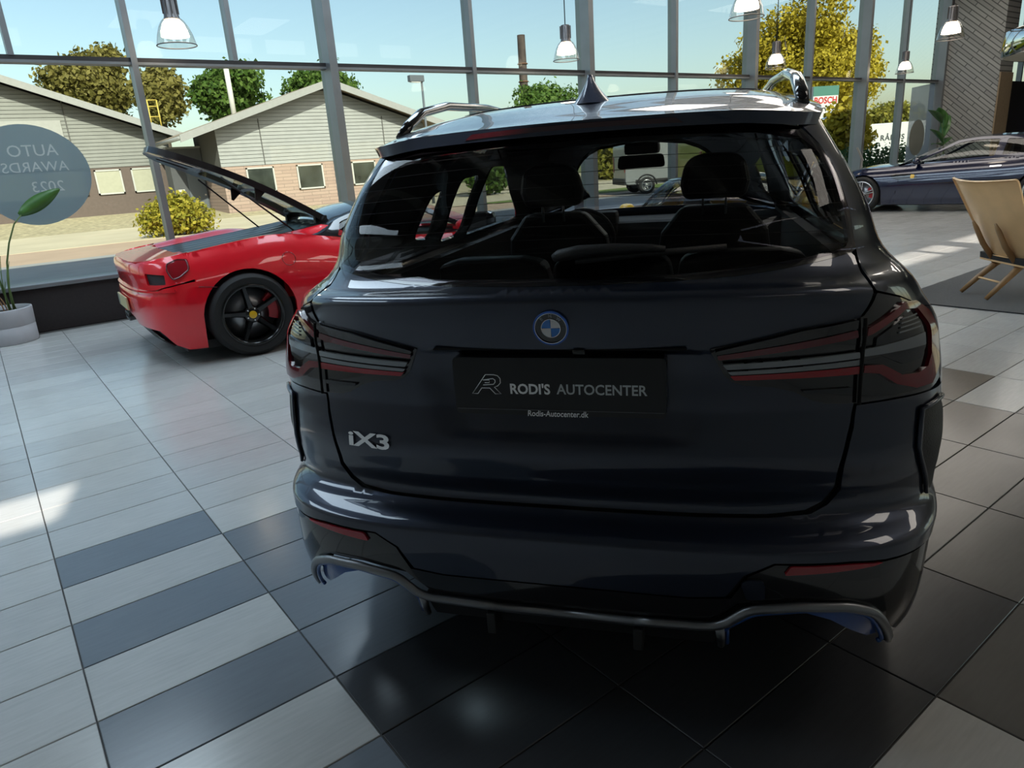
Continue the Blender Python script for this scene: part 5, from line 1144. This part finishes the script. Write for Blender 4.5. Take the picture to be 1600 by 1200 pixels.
for (a, b, w, m) in (((22, 487), (14, 408), .022, M_STEM), ((20, 489), (0, 400), .02, M_STEM), ((16, 489), (8, 440), .035, M_STEM), ((14, 490), (-10, 455), .04, M_DRY), ((8, 492), (-8, 462), .045, M_DRY), ((26, 484), (10, 425), .018, M_STEM)): leaf(plant, lp_(*a), lp_(*b), w, .05, m, name='leaf_sheath')
leaf(plant, lp_(-8, 330), lp_(-60, 270), .10, .05); MB().tube([lp_(18, 489), lp_(-4, 430), lp_(-12, 380), lp_(-8, 330)], [.012, .01, .008, .006], 8).build('stem', M_STEM, plant)
pq = on_y(1478, 232, 4.75); pl2 = empty('potted_plant', (pq.x, 4.75, 0)); tag(pl2, 'broad leaved rubber plant in the corner behind the blue car', 'plant'); pot(pl2, .26, .42)
def l2(px, py): q = on_y(px, py, 4.75); return q-Vector((pq.x, 4.75, 0))
MB().tube([(0, 0, .38), l2(1474, 222), l2(1470, 172)], [.022, .018, .012], 8).build('stem', M_STEM, pl2)
for a, b, w in (((1471, 192), (1451, 172), .13), ((1470, 188), (1467, 168), .14), ((1473, 215), (1484, 180), .15), ((1473, 222), (1453, 202), .10), ((1473, 226), (1487, 214), .12), ((1472, 228), (1455, 226), .10), ((1473, 200), (1476, 172), .12)): leaf(pl2, l2(*a), l2(*b), w, .06)
# info stands
def stand(label, px, py, Y, m):
    t = on_y(px, py, Y); g = empty('info_stand', (t.x, Y, 0), math.radians(25)); tag(g, label, 'stand'); z = t.z
    MB().box((-.20, -.18, 0), (.20, .18, .02), .005).build('base', m, g)
    fixn(MB().prism([(-.16, .02), (.16, .02), (.16, z-.30), (-.16, z-.30)], lambda a, c: (a, 0, c), (0, .04, 0)).build('column', m, g))
    fixn(MB().prism([(-.17, 0), (.17, 0), (.17, .36), (-.17, .36)], lambda a, c: (a, -.02+c*.42, z-.32+c*.88), (0, .035, -.01)).build('panel', m, g)); return g
M_ST = mat('warm_grey_stand', (.30, .28, .26), .4, .4)
stand('grey slanted info stand by the window behind the blue car', 1350, 229, 4.9, M_ST); stand('dark info stand seen through the suv windscreen', 905, 275, 4.9, mat('dark_stand', (.06, .05, .04), .45, .3))
# window stickers
def sticker(name, label, poly, m, yy=GY-.006):
    o = MB().prism(poly, lambda a, c: (a, yy, c), (0, .002, 0)).build(name, m); tag(o, label, 'sticker'); return o
def film(name, col, a):
    m = bpy.data.materials.new(name); m.use_nodes = True; t = m.node_tree; t.nodes.clear(); L = t.links
    o = t.nodes.new('ShaderNodeOutputMaterial'); mx = t.nodes.new('ShaderNodeMixShader'); tr = t.nodes.new('ShaderNodeBsdfTransparent'); df = t.nodes.new('ShaderNodeBsdfDiffuse'); nz = t.nodes.new('ShaderNodeTexNoise'); nz.inputs['Scale'].default_value = 2.5; mr = t.nodes.new('ShaderNodeMapRange')
    mr.inputs['To Min'].default_value = a-.08; mr.inputs['To Max'].default_value = a+.08; df.inputs[0].default_value = (*col, 1); L.new(nz.outputs['Fac'], mr.inputs[0]); L.new(mr.outputs[0], mx.inputs[0]); L.new(tr.outputs[0], mx.inputs[1]); L.new(df.outputs[0], mx.inputs[2]); L.new(mx.outputs[0], o.inputs[0]); return m
M_FILM = film('blue_grey_window_film', (.22, .30, .33), .80); M_FILM2 = film('pale_lettering_film', (.62, .70, .72), .6); M_FILM3 = film('blue_haze_banner', (.34, .44, .55), .62); M_FILM4 = film('olive_disc_film', (.24, .25, .22), .85)
eg = [(.72+.55*math.cos(a)*(1+.06*math.cos(a-.6)), 1.68+.53*math.sin(a)) for a in [2*PI*k/48 for k in range(48)]]
s1 = sticker('window_sticker', 'large round blue grey award sticker on the left window', eg, M_FILM)
MT = lambda x, z: Matrix(((-1, 0, 0, x), (0, 0, 1, GY-.008), (0, 1, 0, z), (0, 0, 0, 1)))
for t_, x, z, sz in (('AUTO', .79, 1.93, .17), ('AWARDS', .78, 1.76, .15), ('2023', .85, 1.55, .16)): text_mesh('lettering', t_, sz, M_FILM2, s1, MT(x, z), .0004)
s2 = sticker('window_sticker', 'small round olive sticker on the far window', [(21.92+.46*math.cos(a), 1.37+.48*math.sin(a)) for a in [2*PI*k/40 for k in range(40)]], M_FILM4, GY-.02)
s3 = sticker('window_banner', 'translucent blue banner film on the far window', [(21.35, .7), (22.75, .7), (22.75, 2.82), (21.35, 2.68)], M_FILM3, GY-.012)
# mirrored canopy over the reception
can = empty('canopy', (17.9, -.35, 2.75)); tag(can, 'round mirrored canopy hanging near the brick pier', 'canopy')
MB().lathe([(2.55, 0), (2.6, .02), (2.6, .44), (2.55, .46)], 72).build('mirror_rim', mat('polished_steel', (.75, .75, .73), .06, 1.0), can); MB().lathe([(2.56, .01), (.01, .012)], 72).build('underside', mat('cream_soffit', (.55, .52, .42), .6), can)
MB().lathe([(2.56, .45), (.01, .45)], 72).build('top', M_CEIL, can)
for k in range(4): MB().tube([(2.2*math.cos(k*PI/2+.5), 2.2*math.sin(k*PI/2+.5), .44), (2.2*math.cos(k*PI/2+.5), 2.2*math.sin(k*PI/2+.5), RZ-2.75)], .02, 8).build('hanger', M_CABLE, can)
# screen on the end wall
ts = on_x(1592, 195, RX1+7.9); scr = empty('display_screen', (RX1+7.98, ts.y, ts.z)); tag(scr, 'dark display screen with white text on the end wall', 'screen')
MB().box((-.06, -1.0, -.6), (0, 1.0, .62), .01).build('frame', M_BLACKM, scr); MB().box((-.066, -.95, -.55), (-.06, .95, .57)).build('display', mat('lit_display', (.02, .02, .03), .2, emis=(.10, .09, .14), estr=.6), scr)
for z, l in ((.42, .5), (.30, .8), (.18, .65)): MB().box((-.07, .9-l, z), (-.066, .9, z+.05)).build('text_line', mat('lit_text', (.7, .7, .7), .4, emis=(.8, .8, .85), estr=.7), scr)
